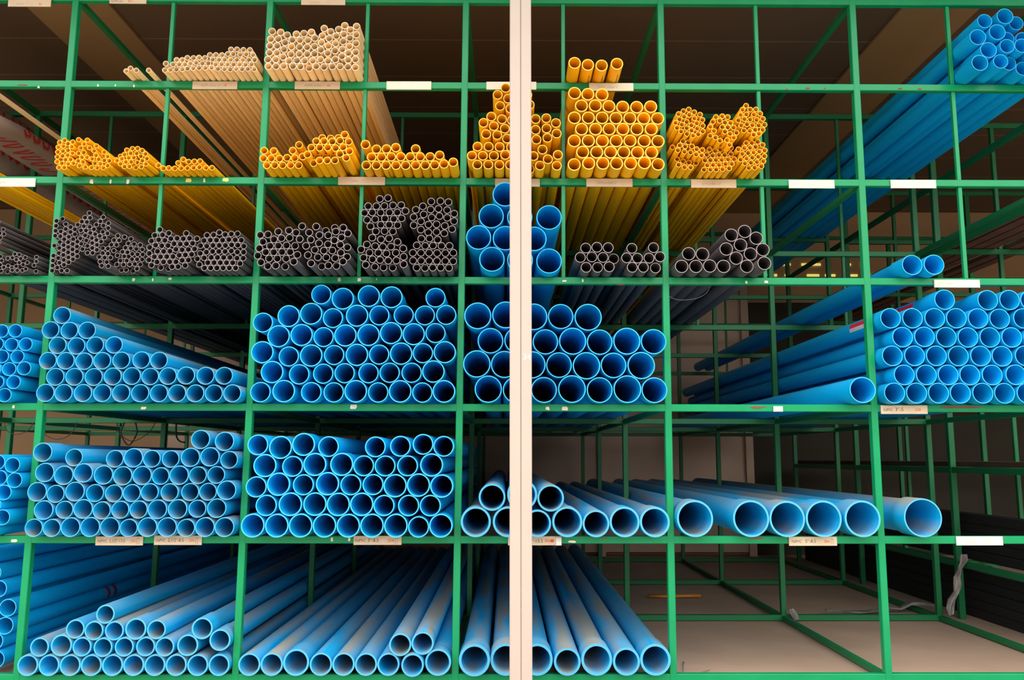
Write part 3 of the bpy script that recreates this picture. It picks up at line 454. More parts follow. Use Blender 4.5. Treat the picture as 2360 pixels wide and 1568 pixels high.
 'grey_c': ('grey', 0.085, 'thin', 'highest of the left bundles', 'thin grey pipes in the highest of the left bundles',
  "-17761 19322 107 1000 0 -17934 19125 107 1000 0 -17718 19110 107 1000 0 -18057 18947 107 1000 0 -17839 18927 107 1000 0 -17433 18813 107 1000 0 -17159 19142 107 1000 0 -17502 19116 107 550 0 -17272 18958 107 1000 0 -16926 18881 107 1000 0 -18221 18807 107 1000 0 -17956 18745 107 1000 0 -17708 18716 107 1000 0 -17518 18614 107 1000 0 -17623 18915 107 550 0 -17131 18772 107 1000 0 -16917 18664 107 1000 0 -18068 18560 107 1000 0 -17852 18555 107 1000 0 -17662 18452 107 1000 0 -17138 18500 107 1000 0 -17452 18399 107 1000 0 -17303 18640 107 550 0 -16933 18431 107 1000 0 -18281 18599 107 550 0 -17871 18339 107 1000 0 -18324 18387 107 550 0 -18062 18211 107 1000 0 -17252 18317 107 1000 0 -17047 18247 107 1000 0 -17807 18122 107 1000 0 -17581 18225 107 1000 0 -17381 18143 107 1000 0 -17176 18073 107 1000 0 -18008 17976 107 1000 0 -17551 18010 107 1000 0 -17343 17930 107 1000 0 -17745 17884 107 1000 0 -17941 17744 107 1000 0 -17532 17794 107 1000 0 -17331 17714 107 1000 0 -17717 17583 107 1000 0 -17501 17580 107 1000 0"),
 'grey_d': ('grey', 0.085, 'thin', 'scattered bundle before thin post', 'thin grey pipes in the scattered bundle before the thin post',
  "-16541 18362 107 895 0 -16252 18306 107 895 0 -15973 18223 107 895 0 -16689 18169 107 895 0 -16469 18157 107 895 0 -16568 17960 107 895 0 -16785 17965 107 895 0 -17139 17817 107 895 0 -16923 17798 107 895 0 -16661 17710 107 895 0 -17124 17601 107 895 0 -16907 17582 107 895 0 -16497 17503 107 895 0 -17262 17433 107 895 0 -17032 17404 107 895 0 -16784 17403 107 895 0 -17201 17225 107 895 0 -16931 17212 107 895 0 -16790 16897 107 1583 0 -16573 16897 107 1464 0 -16071 18028 107 895 0 -15827 18000 107 895 0 -15561 17960 107 895 0 -16181 17842 107 895 0 -15955 17815 107 895 0 -15718 17786 107 895 0 -15464 17762 107 895 0 -16299 17659 107 895 0 -16081 17638 107 895 0 -15874 17572 107 895 0 -15648 17551 107 895 0 -15431 17548 107 895 0 -16208 17462 107 895 0 -15871 17339 107 895 0 -15654 17334 107 895 0 -15437 17331 107 895 0 -16355 17275 107 895 0 -16093 17278 107 895 0 -16495 17109 107 895 0 -15738 17129 107 895 0 -15502 17108 107 895 0 -16217 17100 107 895 0 -15954 17112 107 895 0 -16356 16897 107 732 0 -16139 16897 107 780 0 -15582 16897 107 1011 0 -15922 16897 107 601 0"),
 'grey_e': ('grey', 0.085, 'thin', 'first bundle behind thin post', 'thin grey pipes in the first bundle behind the thin post',
  "-14626 18540 129 1235 0 -14241 18389 129 1235 0 -14827 18291 129 1235 0 -14500 18312 129 1235 0 -14140 18148 129 1235 0 -13879 18164 129 1235 0 -13507 18384 129 1235 0 -13619 18148 129 1235 0 -13359 18169 129 1235 0 -14951 18048 129 1235 0 -14650 18099 129 1235 0 -14390 18075 129 1235 0 -13996 17931 129 1235 0 -13735 17914 129 1235 0 -13475 17928 129 1235 0 -13215 17951 129 1235 0 -13045 18149 129 1235 0 -15008 17769 129 1235 0 -14765 17865 129 1235 0 -14505 17841 129 1235 0 -14244 17851 129 1235 0 -13902 17687 129 1235 0 -13641 17671 129 1235 0 -13381 17684 129 1235 0 -13121 17708 129 1235 0 -15009 17508 129 1235 0 -14672 17601 129 1235 0 -14411 17597 129 1235 0 -14150 17608 129 1235 0 -14007 17378 129 1235 0 -13752 17435 129 1235 0 -13491 17448 129 1235 0 -13231 17471 129 1235 0 -15011 17230 129 1235 0 -14789 17368 129 1235 0 -14528 17364 129 1235 0 -14268 17375 129 1235 0 -14884 17002 129 1235 0 -14662 17140 129 1235 0 -14389 17144 129 1235 0 -14128 17147 129 1235 0 -13867 17152 129 1235 0 -13613 17213 129 1235 0 -13353 17227 129 1235 0 -14523 16919 129 1148 0 -14256 16919 129 987 0 -13986 16919 129 1317 0 -13725 16919 129 1341 0 -13474 16993 129 1235 0"),
 'grey_f': ('grey', 0.085, 'thin', 'neat six sided bundle', 'thin grey pipes in the neat six sided bundle',
  "-12674 18338 130 1120 0 -12397 18350 130 1120 0 -12158 18457 130 1120 0 -11912 18368 130 1120 0 -11650 18393 130 1120 0 -11389 18402 130 1120 0 -12788 18102 130 1120 0 -12526 18122 130 1120 0 -12265 18122 130 1120 0 -12003 18122 130 1120 0 -11742 18148 130 1120 0 -11474 18139 130 1120 0 -11212 18124 130 1120 0 -12921 17877 130 1120 0 -12660 17862 130 1120 0 -12400 17893 130 1120 0 -12138 17893 130 1120 0 -11876 17893 130 1120 0 -11615 17918 130 1120 0 -11354 17904 130 1120 0 -11095 17867 130 1120 0 -12916 17546 130 1120 0 -12660 17600 130 1120 0 -12400 17631 130 1120 0 -12138 17631 130 1120 0 -11876 17631 130 1120 0 -11615 17657 130 1120 0 -11358 17608 130 1120 0 -11096 17606 130 1120 0 -13026 17308 130 1120 0 -12741 17351 130 1120 0 -12446 17373 130 1120 0 -12184 17373 130 1120 0 -11922 17373 130 1120 0 -11657 17375 130 1120 0 -11360 17346 130 1120 0 -11098 17344 130 1120 0 -12925 17067 130 1120 0 -12577 17147 130 1120 0 -12315 17147 130 1120 0 -12053 17147 130 1120 0 -11791 17147 130 1120 0 -11530 17147 130 1120 0 -11218 17111 130 1120 0 -12708 16920 130 1110 0 -12446 16920 130 1113 0 -12184 16920 130 1117 0 -11922 16920 130 1120 0 -11660 16920 130 1123 0 -11397 16920 130 1127 0"),
 'grey_g': ('grey', 0.085, 'medium', 'bundle right of second post', 'medium grey pipes in the bundle right of the second post',
  "-10333 18274 158 1410 0 -10017 18299 158 1410 0 -9587 18419 158 1410 0 -9144 18471 158 1410 0 -8840 18380 158 1410 0 -10209 17982 158 1410 0 -9755 18084 158 1410 0 -9442 18137 158 1410 0 -9102 18154 158 1410 0 -10349 17697 158 1410 0 -9906 17804 158 1410 0 -9563 17815 158 1410 0 -9219 17830 158 1410 0 -8860 17809 158 1410 0 -10402 17384 158 1410 0 -10076 17536 158 1410 0 -9740 17534 158 1410 0 -9396 17546 158 1410 0 -9057 17543 158 1410 0 -8751 17424 158 1410 0 -10256 17103 158 1410 0 -9921 17259 158 1410 0 -9576 17262 158 1410 0 -9212 17259 158 1410 0 -9979 16948 158 1364 0 -9617 16948 158 1463 0 -9270 16948 158 1280 0 -8691 16948 158 2168 0"),
 'grey_h': ('grey', 0.085, 'medium', 'bundle left of thin post', 'medium grey pipes in the bundle left of the thin post',
  "-8568 18620 157 1530 0 -8263 18354 157 1530 0 -8647 18070 157 1530 0 -7976 18613 157 1530 0 -7666 18549 157 1080 0 -7291 18683 157 1080 0 -6842 18567 157 1530 0 -7828 18245 157 1530 0 -7458 18237 157 1530 0 -7150 18400 157 1530 0 -6643 18322 157 1530 0 -8181 18049 157 1530 0 -6904 18143 157 1530 0 -7196 18023 157 1530 0 -8370 17779 157 1530 0 -7837 17895 157 1530 0 -7461 17850 157 1530 0 -6944 17830 157 1530 0 -6647 17723 157 1530 0 -7999 17608 157 1530 0 -7622 17579 157 1530 0 -7269 17584 157 1530 0 -6910 17490 157 1530 0 -6649 17311 157 1530 0 -8278 17383 157 1530 0 -7860 17296 157 1530 0 -7508 17284 157 1530 0 -7139 17260 157 1530 0 -8043 16947 157 1906 0 -7728 16947 157 1337 0 -7412 16947 157 1527 0 -7096 16947 157 1438 0 -6672 16947 157 2229 0"),
 'grey_i': ('grey', 0.085, 'medium', 'upper left of four bundles', 'medium grey pipes, upper left of four stacked bundles',
  "-5428 19989 159 1000 0 -5076 20032 159 1000 0 -5917 19669 159 1000 0 -5564 19667 159 1000 0 -5222 19680 159 1000 0 -4854 19704 159 1000 0 -4506 19720 159 1000 0 -6063 19373 159 1000 0 -5735 19395 159 1000 0 -5375 19385 159 1000 0 -5001 19395 159 1000 0 -4667 19400 159 1000 0 -4318 19460 159 1000 0 -5948 19066 159 1000 0 -5603 19089 159 1000 0 -5187 19125 159 1000 0 -4810 19109 159 1000 0 -4477 19138 159 1000 0 -5794 18784 159 1000 0 -5357 18850 159 1000 0 -5007 18855 159 1000 0 -4642 18835 159 1000 0 -5560 18560 159 1000 0 -5188 18570 159 1000 0 -4838 18558 159 1000 0"),
 'grey_j': ('grey', 0.085, 'medium', 'lower left of four bundles', 'medium grey pipes, lower left of four stacked bundles',
  "-5658 18206 158 1290 0 -5288 18132 158 1290 0 -4951 18177 158 1290 0 -4592 18023 158 1290 0 -5875 17907 158 1290 0 -5527 17838 158 1290 0 -5202 17811 158 1290 0 -4861 17821 158 1290 0 -6112 17693 158 1290 0 -4348 17743 158 1290 0 -5758 17561 158 1290 0 -5388 17551 158 1290 0 -5047 17521 158 1290 0 -4647 17556 158 1290 0 -6003 17339 158 1290 0 -5623 17273 158 1290 0 -5306 17244 158 1290 0 -4964 17214 158 1290 0 -4619 17223 158 1290 0 -4320 17388 158 1290 0 -5836 16948 158 1659 0 -5518 16948 158 1289 0 -5168 16948 158 1180 0 -4789 16948 158 1147 0 -4252 16948 158 1771 0"),
 'grey_k': ('grey', 0.085, 'medium', 'upper right of four bundles', 'medium grey pipes, upper right of four stacked bundles',
  "-3225 19883 159 1000 0 -2829 19903 159 1000 0 -2485 19858 159 1000 0 -3578 19672 159 1000 0 -3878 19517 159 1000 0 -3246 19528 159 1000 0 -2912 19561 159 1000 0 -2538 19508 159 1000 0 -2235 19350 159 1000 0 -3961 19194 159 1000 0 -3537 19313 159 1000 0 -3196 19179 159 1000 0 -2864 19243 159 1000 0 -2533 19167 159 1000 0 -2237 19019 159 1000 0 -3954 18836 159 1000 0 -3650 19005 159 1000 0 -3323 18870 159 1000 0 -2982 18880 159 1000 0 -2630 18814 159 1000 0 -2321 18670 159 1000 0 -3648 18643 159 1000 0 -3328 18525 159 1000 0 -2977 18542 159 1000 0 -2648 18489 159 1000 0"),
 'grey_l': ('grey', 0.085, 'medium', 'lower right of four bundles', 'medium grey pipes, lower right of four stacked bundles',
  "-3603 18204 159 1160 0 -3262 18211 159 1160 0 -2915 18162 159 1160 0 -3789 17912 159 1160 0 -3433 17891 159 1160 0 -3107 17905 159 1160 0 -2745 17892 159 1160 0 -2411 17894 159 1160 0 -3949 17590 159 1160 0 -3610 17591 159 1160 0 -3267 17593 159 1160 0 -2928 17580 159 1160 0 -2581 17581 159 1160 0 -2245 17596 159 1160 0 -3934 17248 159 1160 0 -3596 17244 159 1160 0 -3257 17245 159 1160 0 -2932 17238 159 1160 0 -2576 17239 159 1160 0 -2247 17231 159 1160 0 -3777 16949 159 1160 0 -3435 16949 159 1107 0 -3100 16949 159 1169 0 -2767 16949 159 1173 0 -2422 16949 159 1139 0"),
 'blue_pillar': ('blue', 0.05, 'wide', 'third shelf, behind pillar', 'wide blue pipes on the third shelf behind the pillar',
  "-64 20223 539 970 0 -654 19257 538 970 0 -1188 18316 538 970 0 1817 19205 544 970 0 567 19219 541 970 0 -53 18290 536 970 0 1175 18264 536 970 0 -614 17330 540 1121 0 1816 17337 547 815 0 578 17339 549 973 0"),
 'grey_m': ('grey', 0.07, 'wide', 'ten pipe stack, third shelf', 'wide grey pipes in the stack of ten on the third shelf',
  "3368 17851 227 1030 0 3842 17889 227 1030 0 4322 17872 227 1030 0 3132 17442 227 1030 0 3623 17467 227 1030 0 4096 17445 227 1030 0 4605 17498 227 580 0 3377 17017 227 1021 0 3860 17017 227 1027 0 4337 17017 227 1134 0"),
 'grey_n': ('grey', 0.07, 'wide', 'nine pipe stack, third shelf', 'wide grey pipes in the stack of nine on the third shelf',
  "5325 17841 227 1050 0 6245 17873 227 1050 0 5098 17426 227 1050 0 5554 17415 227 1050 0 6044 17417 227 1050 0 6508 17477 227 1050 0 5327 17017 227 1046 0 5793 17017 227 1052 0 6327 17017 227 932 0"),
 'grey_o': ('grey', 0.06, 'wide', 'sloping stack, third shelf', 'wide grey pipes in the sloping stack on the third shelf',
  "7430 17073 283 1005 0 8035 17073 283 1013 0 8604 17073 283 1095 0 9204 17073 283 1028 0 7740 17615 283 1035 0 8324 17599 283 1035 0 9581 18435 283 1035 0 10156 18600 283 1035 0 10640 18305 283 1035 0 9959 18006 283 1035 0 9343 17827 283 1035 0 10902 17803 283 1035 0 10368 17613 283 1035 0 9749 17431 283 1035 0 10188 17073 283 1041 0 10755 17073 283 1615 0"),
 'blue_pair': ('blue', 0.05, 'wide', 'third shelf far right', 'pair of wide blue pipes on the third shelf',
  "17382 17229 439 728 1 18283 17229 439 801 1"),
 'blue3_a': ('blue', 0.06, '', 'fourth shelf, far left edge', 'blue pipes at the far left edge of the fourth shelf',
  "-20703 14302 288 600 0 -21279 14287 286 600 0 -20222 13729 288 600 0 -20817 13713 288 600 0 -21429 13733 286 600 0 -20524 13205 288 600 0 -21176 13213 291 600 0 -20824 12678 294 600 0 -20201 12712 294 600 0 -21448 12696 291 600 0 -20593 12131 295 600 0 -21283 12131 295 600 0 -20930 11587 297 600 0 -21562 11587 297 600 0 -21760 13190 291 600 0 -21854 14265 288 600 0"),
 'blue3_b': ('dusty', 0.06, '', 'sloping fourth shelf stack', 'blue pipes in the sloping stack of the fourth shelf',
  "-18682 14937 368 800 0 -19117 14313 368 800 0 -18327 14290 368 800 0 -17589 14302 368 800 0 -18769 13662 368 800 0 -17984 13636 368 800 0 -17207 13671 368 800 0 -16420 13684 365 800 0 -19125 13015 368 800 0 -18384 13012 371 800 0 -17619 12995 368 800 0 -16870 13014 368 800 0 -16076 13034 368 800 0 -15243 13048 368 800 0 -14504 13031 368 800 0 -18765 12338 376 800 0 -17971 12340 374 800 0 -17168 12332 374 800 0 -16383 12357 374 800 0 -15592 12376 374 800 0 -14830 12359 365 800 0 -14095 12380 368 800 0 -13344 12404 374 800 0 -12532 12396 374 800 0 -11762 12398 371 800 0 -19123 11668 378 800 0 -18369 11665 375 800 0 -17570 11666 376 800 0 -16768 11666 376 800 0 -15989 11666 376 800 0 -15199 11666 376 800 0 -14423 11664 374 800 0 -13670 11661 371 800 0 -12916 11661 371 800 0 -12148 11661 371 800 0 -11384 11665 375 800 0"),
 'blue3_c': ('blue', 0.06, '', 'fourth shelf, left of pillar', 'blue pipes on the fourth shelf left of the pillar',
  "-7832 15857 423 800 0 -6918 15682 468 800 1 -5823 15796 468 800 1 -4860 15750 468 800 1 -3000 15734 422 800 0 -10243 14650 423 800 0 -9172 14927 468 800 1 -8231 15031 468 800 1 -7308 14849 423 800 0 -6297 14954 470 800 1 -5359 14969 423 800 0 -4332 14979 423 800 0 -3437 14973 423 800 0 -2538 14996 426 800 0 -9561 14070 470 800 1 -8600 14125 468 800 1 -7675 14038 423 800 0 -6763 14109 470 800 1 -5792 14132 468 800 1 -4847 14215 468 800 1 -3895 14171 468 800 1 -2979 14220 423 800 0 -10215 13392 470 800 1 -9101 13214 423 800 0 -8168 13256 470 800 1 -7210 13279 423 800 0 -6258 13289 470 800 1 -5327 13303 423 800 0 -4407 13345 470 800 1 -3496 13369 426 800 0 -2580 13411 468 800 1 -9772 12558 470 800 1 -8638 12464 426 800 0 -7639 12494 423 800 0 -6747 12516 423 800 0 -5751 12518 423 800 0 -4870 12539 423 800 0 -3952 12541 423 800 0 -3044 12594 470 800 1 -10219 11716 426 800 0 -9255 11760 470 800 1 -8110 11716 426 800 0 -7177 11713 423 800 0 -6264 11760 470 800 1 -5329 11713 423 800 0 -4415 11760 470 800 1 -3492 11713 423 800 0 -2594 11763 473 800 1"),
 'blue3_d': ('blue', 0.05, 'wide', 'fourth shelf, behind pillar', 'wide blue pipes on the fourth shelf behind the pillar',
  "-1206 14959 574 800 1 -24 15003 577 800 1 1167 14924 571 800 1 2298 14939 538 800 0 3457 14909 576 800 1 -664 13900 542 800 0 461 13923 542 800 0 1647 13857 536 800 0 2794 13888 574 800 1 3932 13850 538 800 0 5076 13893 571 800 1 6203 13875 536 800 0 -1231 12917 576 800 1 -73 12899 571 800 1 1077 12885 576 800 1 2212 12876 539 800 0 3365 12850 576 800 1 4500 12868 538 800 0 5662 12863 576 800 1 -745 11860 570 800 1 402 11832 542 800 0 1578 11832 542 800 0 2747 11870 580 800 1 3904 11829 539 800 0 5062 11870 580 800 1 6191 11828 538 800 0"),
 'blue3_e': ('blue', 0.05, 'wide', '', '',
  "14821 11836 546 1000 0"),
 'blue3_f': ('blue', 0.05, '', 'fourth shelf, far right', 'blue pipes on the fourth shelf far right',
  "18627 15704 437 800 1 20464 15689 435 800 1 21397 15700 435 800 1 22292 15694 435 800 1 16270 14900 436 800 1 17202 14902 435 800 1 18149 14905 436 800 1 19069 14907 435 800 1 19993 14901 435 800 1 20908 14887 435 800 1 21923 14906 435 800 1 22844 14908 435 800 1 16729 14092 436 800 1 17658 14106 436 800 1 18582 14096 435 800 1 19498 14086 435 800 1 20428 14089 435 800 1 21354 14091 435 800 1 22292 14093 435 800 1 23210 14095 435 800 1 16245 13295 436 800 1 17185 13297 436 800 1 18107 13299 436 800 1 19032 13293 436 800 1 19974 13295 436 800 1 20880 13289 436 800 1 21864 13307 436 800 1 22780 13309 436 800 1 16695 12489 436 800 1 17625 12491 436 800 1 18544 12493 436 800 1 19455 12491 436 800 1 20398 12493 436 800 1 21398 12503 436 800 1 22310 12505 436 800 1 23223 12506 436 800 1 16237 11728 438 800 1 17163 11728 438 800 1 18083 11727 437 800 1 18999 11727 437 800 1 19939 11727 437 800 1 20855 11725 435 800 1 21805 11727 437 800 1 22723 11727 437 800 1"),
 'blue4_a': ('blue', 0.06, '', 'fifth shelf, far left edge', 'blue pipes at the far left edge of the fifth shelf',
  "-20286 8702 316 700 0 -20910 8814 316 700 0 -20144 8085 316 700 0 -20767 8183 313 700 0 -20543 7593 316 700 0 -20917 7085 313 700 0 -20519 6592 318 700 0 -20956 6133 313 700 0 -21291 7612 316 700 0 -21497 8211 316 700 0 -21500 6845 316 700 0"),
 'blue4_b': ('dusty', 0.06, '', 'fifth shelf, first full bay', 'blue pipes in the first full bay of the fifth shelf',
  "-19031 9225 393 800 1 -17732 9016 360 800 0 -16060 8962 360 800 0 -15304 9002 395 800 1 -14547 8965 361 800 0 -13774 8958 358 800 0 -12970 9024 395 800 1 -12171 9047 395 800 1 -11379 8927 361 800 0 -12594 9756 395 800 1 -11604 9679 397 800 1 -18881 8403 393 800 1 -18099 8289 395 800 1 -17312 8387 395 800 1 -16481 8307 393 800 1 -15694 8272 393 800 1 -14899 8287 393 800 1 -14146 8265 358 800 0 -13391 8298 395 800 1 -12624 8298 361 800 0 -11875 8312 361 800 0 -19130 7627 395 800 1 -18374 7542 364 800 0 -17594 7636 398 800 1 -16774 7576 364 800 0 -16005 7564 361 800 0 -15278 7577 364 800 0 -14549 7612 364 800 0 -13738 7609 366 800 0 -12903 7622 364 800 0 -12177 7633 361 800 0 -11421 7692 395 800 1 -18808 6891 395 800 1 -17966 6905 361 800 0 -17209 6940 395 800 1 -16451 6879 364 800 0 -15700 6905 364 800 0 -14957 6915 366 800 0 -14194 6925 395 800 1 -13373 6938 395 800 1 -12572 6951 361 800 0 -11785 6973 393 800 1 -19148 6186 366 800 0 -18419 6181 361 800 0 -17664 6213 393 800 1 -16870 6219 399 800 1 -16073 6217 397 800 1 -15311 6184 364 800 0 -14551 6215 395 800 1 -13758 6215 395 800 1 -12988 6184 364 800 0 -12226 6217 397 800 1 -11431 6217 397 800 1"),
 'blue4_c': ('blue', 0.07, '', 'fifth shelf, left of pillar', 'blue pipes on the fifth shelf left of the pillar',
  "-10169 9535 426 1000 0 -9236 9433 471 1000 1 -8299 9556 471 1000 1 -7276 9469 425 1000 0 -5358 9459 426 1000 0 -4335 9488 426 1000 0 -3408 9567 425 1000 0 -2560 9488 425 1000 0 -9841 8695 473 1000 1 -8716 8667 426 1000 0 -7810 8744 473 1000 1 -6714 8749 472 1000 1 -5816 8691 425 1000 0 -4942 8687 426 1000 0 -4025 8692 426 1000 0 -3042 8728 473 1000 1 -10161 7838 428 1000 0 -9258 7946 473 1000 1 -8247 7924 428 1000 0 -7266 7967 473 1000 1 -6318 7926 427 1000 0 -5417 7934 428 1000 0 -4515 7889 473 1000 1 -3566 7916 473 1000 1 -2618 7879 473 1000 1 -9722 7097 431 1000 0 -8746 7144 476 1000 1 -7752 7151 473 1000 1 -6803 7139 473 1000 1 -5854 7143 473 1000 1 -4951 7097 428 1000 0 -3953 7097 431 1000 0 -3072 7094 431 1000 0 -10230 6299 479 1000 1 -9258 6296 476 1000 1 -8297 6299 479 1000 1 -7334 6296 476 1000 1 -6372 6293 473 1000 1 -5417 6297 477 1000 1 -4450 6297 477 1000 1 -3533 6246 426 1000 0 -2630 6296 476 1000 1"),
 'blue4_d': ('dusty', 0.09, 'wide', 'fifth shelf, around pillar', 'wide blue pipes on the fifth shelf around the pillar',
  "-1226 6437 617 800 1 81 6437 617 800 1 1293 6373 553 800 0 2507 6437 617 800 1 3678 6368 548 800 0 4848 6437 617 800 1 6081 6434 614 800 1 -566 7424 550 800 0 1833 7394 548 800 0 669 7524 617 800 1"),
 'blue4_e': ('dusty', 0.07, 'wide', 'fifth shelf, right of pillar', 'widest blue pipes on the fifth shelf right of the pillar',
  "7751 6567 747 700 1 10053 6567 747 700 1 11537 6554 734 700 1 13038 6562 742 700 1 14638 6564 744 700 1"),
 'blue4_f': ('dusty', 0.05, 'wide', '', '',
  "17125 6607 787 700 1"),
 'blue5_a': ('blue', 0.07, '', 'bottom shelf, far left edge', 'blue pipes at the far left edge of the bottom shelf',
  "-20857 2774 364 -815 0 -20915 2048 362 -815 0 -21288 1426 362 -815 0 -21119 716 366 -728 0 -21971 712 362 -902 0 -22014 1437 362 -815 0 -21768 2272 362 -815 0 -21787 2997 362 -815 0 -21313 3541 358 -815 0 -22083 3656 358 -815 0 -21608 4196 358 -815 0 -22325 4331 358 -815 0 -21855 4873 358 -815 0 -22562 5008 358 -815 0 -22514 2963 358 -815 0"),
 'blue5_b': ('dusty', 0.1, '', 'bottom shelf, first full bay', 'blue pipes in the first full bay of the bottom shelf',
  "-19136 769 419 450 1 -18285 769 419 450 1 -17442 771 421 450 1 -16599 771 421 450 1 -15752 773 423 450 1 -14905 772 422 450 1 -14059 772 422 450 1 -13208 776 426 450 1 -12344 771 421 450 1 -11492 775 425 450 1 -18697 1476 377 500 0 -17828 1545 426 500 1 -17000 1488 379 500 0 -16158 1468 379 500 0 -15309 1485 381 500 0 -14454 1496 382 500 0 -13687 1486 381 500 0 -12771 1547 423 500 1 -11487 1749 426 500 1 -17319 2175 377 500 0 -16564 2111 379 500 0 -15747 2108 379 500 0 -14892 2178 426 500 1 -14060 2152 381 500 0 -12225 2200 426 500 1 -16150 2750 377 500 0"),
 'blue5_c': ('dusty', 0.1, '', 'bottom shelf, left of pillar', 'blue pipes on the bottom shelf left of the pillar',
  "-10283 795 445 450 0 -9385 801 451 450 0 -8411 874 524 450 1 -7415 801 451 450 0 -6509 803 453 450 0 -5606 798 448 450 0 -4707 798 448 450 0 -3722 800 450 601 0 -2712 875 525 450 1 -4242 1567 448 500 0 -3342 1622 451 500 0"),
 'blue5_d': ('dusty', 0.11, 'wide', 'bottom shelf, around pillar', 'wide blue pipes on the bottom shelf around the pillar',
  "-1248 980 630 548 1 18 980 630 450 1 1278 978 628 450 1 2487 893 543 450 0 3674 978 628 450 1 4870 900 550 450 0 6042 972 622 450 1"),
}
made = {}
SINGLE_LABELS = {'cream_single': 'single thin cream pipe lying alone on the top shelf at the far left', 'blue3_e': 'lone wide blue pipe lying on the fourth shelf against the rightmost post', 'blue4_f': 'lone wide dusty blue pipe lying right of the rightmost post, fifth shelf'}
for key, (mt, wall, adj, where, grp, data) in PIPES.items():
    nums = list(map(int, data.split())); rows = [nums[i:i+5] for i in range(0, len(nums), 5)]
    rr = sorted(r[2] for r in rows)[len(rows)//2]
    order = sorted(range(len(rows)), key=lambda i: rows[i][1]); layers = []; 
    for i in order:
        if layers and rows[i][1] - sum(rows[q][1] for q in layers[-1])/len(layers[-1]) < rr*.95: layers[-1].append(i)
        else: layers.append([i])
    pos = {}
    for a_, L_ in enumerate(layers):
        for c_i, i in enumerate(sorted(L_, key=lambda q: rows[q][0])): pos[i] = (a_+1, c_i+1, len(L_))
    colour = {'dusty': 'dusty blue'}.get(mt, mt); base = {'dusty': 'blue'}.get(mt, mt)
    nm = (adj + '_' if adj else '') + base + '_pipe'
    top = len(layers)
    for i, (x, z, r, o, bell) in enumerate(rows):
        x, z, r, o = x/1e4, z/1e4, r/1e4, o/1e4
        me = pipe_mesh(mt, wall, bell, 20 if r < .014 else 28 if r < .024 else 48)
        ob = bpy.data.objects.new(nm, me); COL.objects.link(ob)
        ob.location = (x, -o, z); ob.scale = (r, 1, r); ob.rotation_euler = (0, random.uniform(0, 6.28), 0)
        a_, c_i, nl = pos[i]
        if key in SINGLE_LABELS: lab = SINGLE_LABELS[key]
        else:
            w1 = (adj + ' ' if adj else '') + colour + ' pipe'
            if top == 1: lab = '%s, %s from left, %s' % (w1, ORD[c_i], where)
            elif nl == 1 and a_ == top: lab = '%s on top of the pile, %s' % (w1, where)
            else: lab = '%s, %s from left, %s layer up, %s' % (w1, ORD[c_i], ORD[a_], where)
        tag(ob, lab, 'pipe', grp if len(rows) > 1 else None)
        made.setdefault(key, []).append(ob)
# ---------------------------------------------------------------- stickers and tape on single pipes
def near(key, x, z):
    return min(made[key], key=lambda o: (o.location.x-x)**2+(o.location.z-z)**2)
def patch(o, y0, y1, a0, a1, m, nm):
    """thin curved sheet wrapped on a pipe; y in metres from its end, angles in radians (0 = right, pi/2 = up)"""
    r = o.scale.x; body = .89 if y0 > .13 and ('bell' in o) else 1.0
    mb = MB(); n = 14; rr = (r*body+.0007); ri = r*body-.0005
    for k in range(n+1):
        t = a0+(a1-a0)*k/n
        for (y, q) in ((y0, rr), (y1, rr), (y1, ri), (y0, ri)): mb.v.append((q*math.cos(t), y, q*math.sin(t)))
    for k in range(n):
        for e in range(4):
            f = (k*4+e, k*4+(e+1) % 4, (k+1)*4+(e+1) % 4, (k+1)*4+e); mb.f.append(f); mb.mi.append(0); mb.sm.append(e == 0)
    me = mb.mesh(nm, [m]); me.transform(Matrix.Diagonal((1/r, 1, 1/r, 1)))
    p = bpy.data.objects.new(nm, me); COL.objects.link(p); p.parent = o; p.rotation_euler = (0, 0, 0)
    o.rotation_euler = (0, 0, 0); return p
for key_ in ('blue3_f',):
    top = sorted(made[key_], key=lambda o: -o.location.z)[:4]; o = min(top, key=lambda o: o.location.x)
    o['bell'] = 1
    o2 = min([q for q in made[key_] if abs(q.location.z-1.52) < .03], key=lambda o: o.location.x); o2['bell'] = 1
    for q, s in ((o, .20), (o2, .17)):
        patch(q, s, s+.16, 2.5, 3.05, 'sticker_red', 'red_label'); patch(q, s, s+.16, 3.05, 3.5, 'sticker_grey', 'white_label')
        del q['bell']
q = min(made['blue5_a'], key=lambda o: (o.location.x+2.06)**2+(o.location.z-.22)**2)
patch(q, .83, .86, -.6, 1.15, 'redtape', 'red_tape_band'); patch(q, .90, .93, -.6, 1.15, 'redtape', 'red_tape_band')

for o in sorted(made['yellow_four'], key=lambda o: o.location.x)[1:]: patch(o, .05, .17, -1.25, -1.15, 'ink', 'printed_line')
patch(made['blue3_e'][0], .10, .42, 2.02, 2.06, 'ink', 'printed_line'); patch(made['blue3_e'][0], .55, .95, 2.02, 2.06, 'ink', 'printed_line')
for o in sorted(made['yellow_f'], key=lambda o: o.location.z)[2:3]: patch(o, .03, .10, -1.3, -1.15, 'ink', 'printed_line')

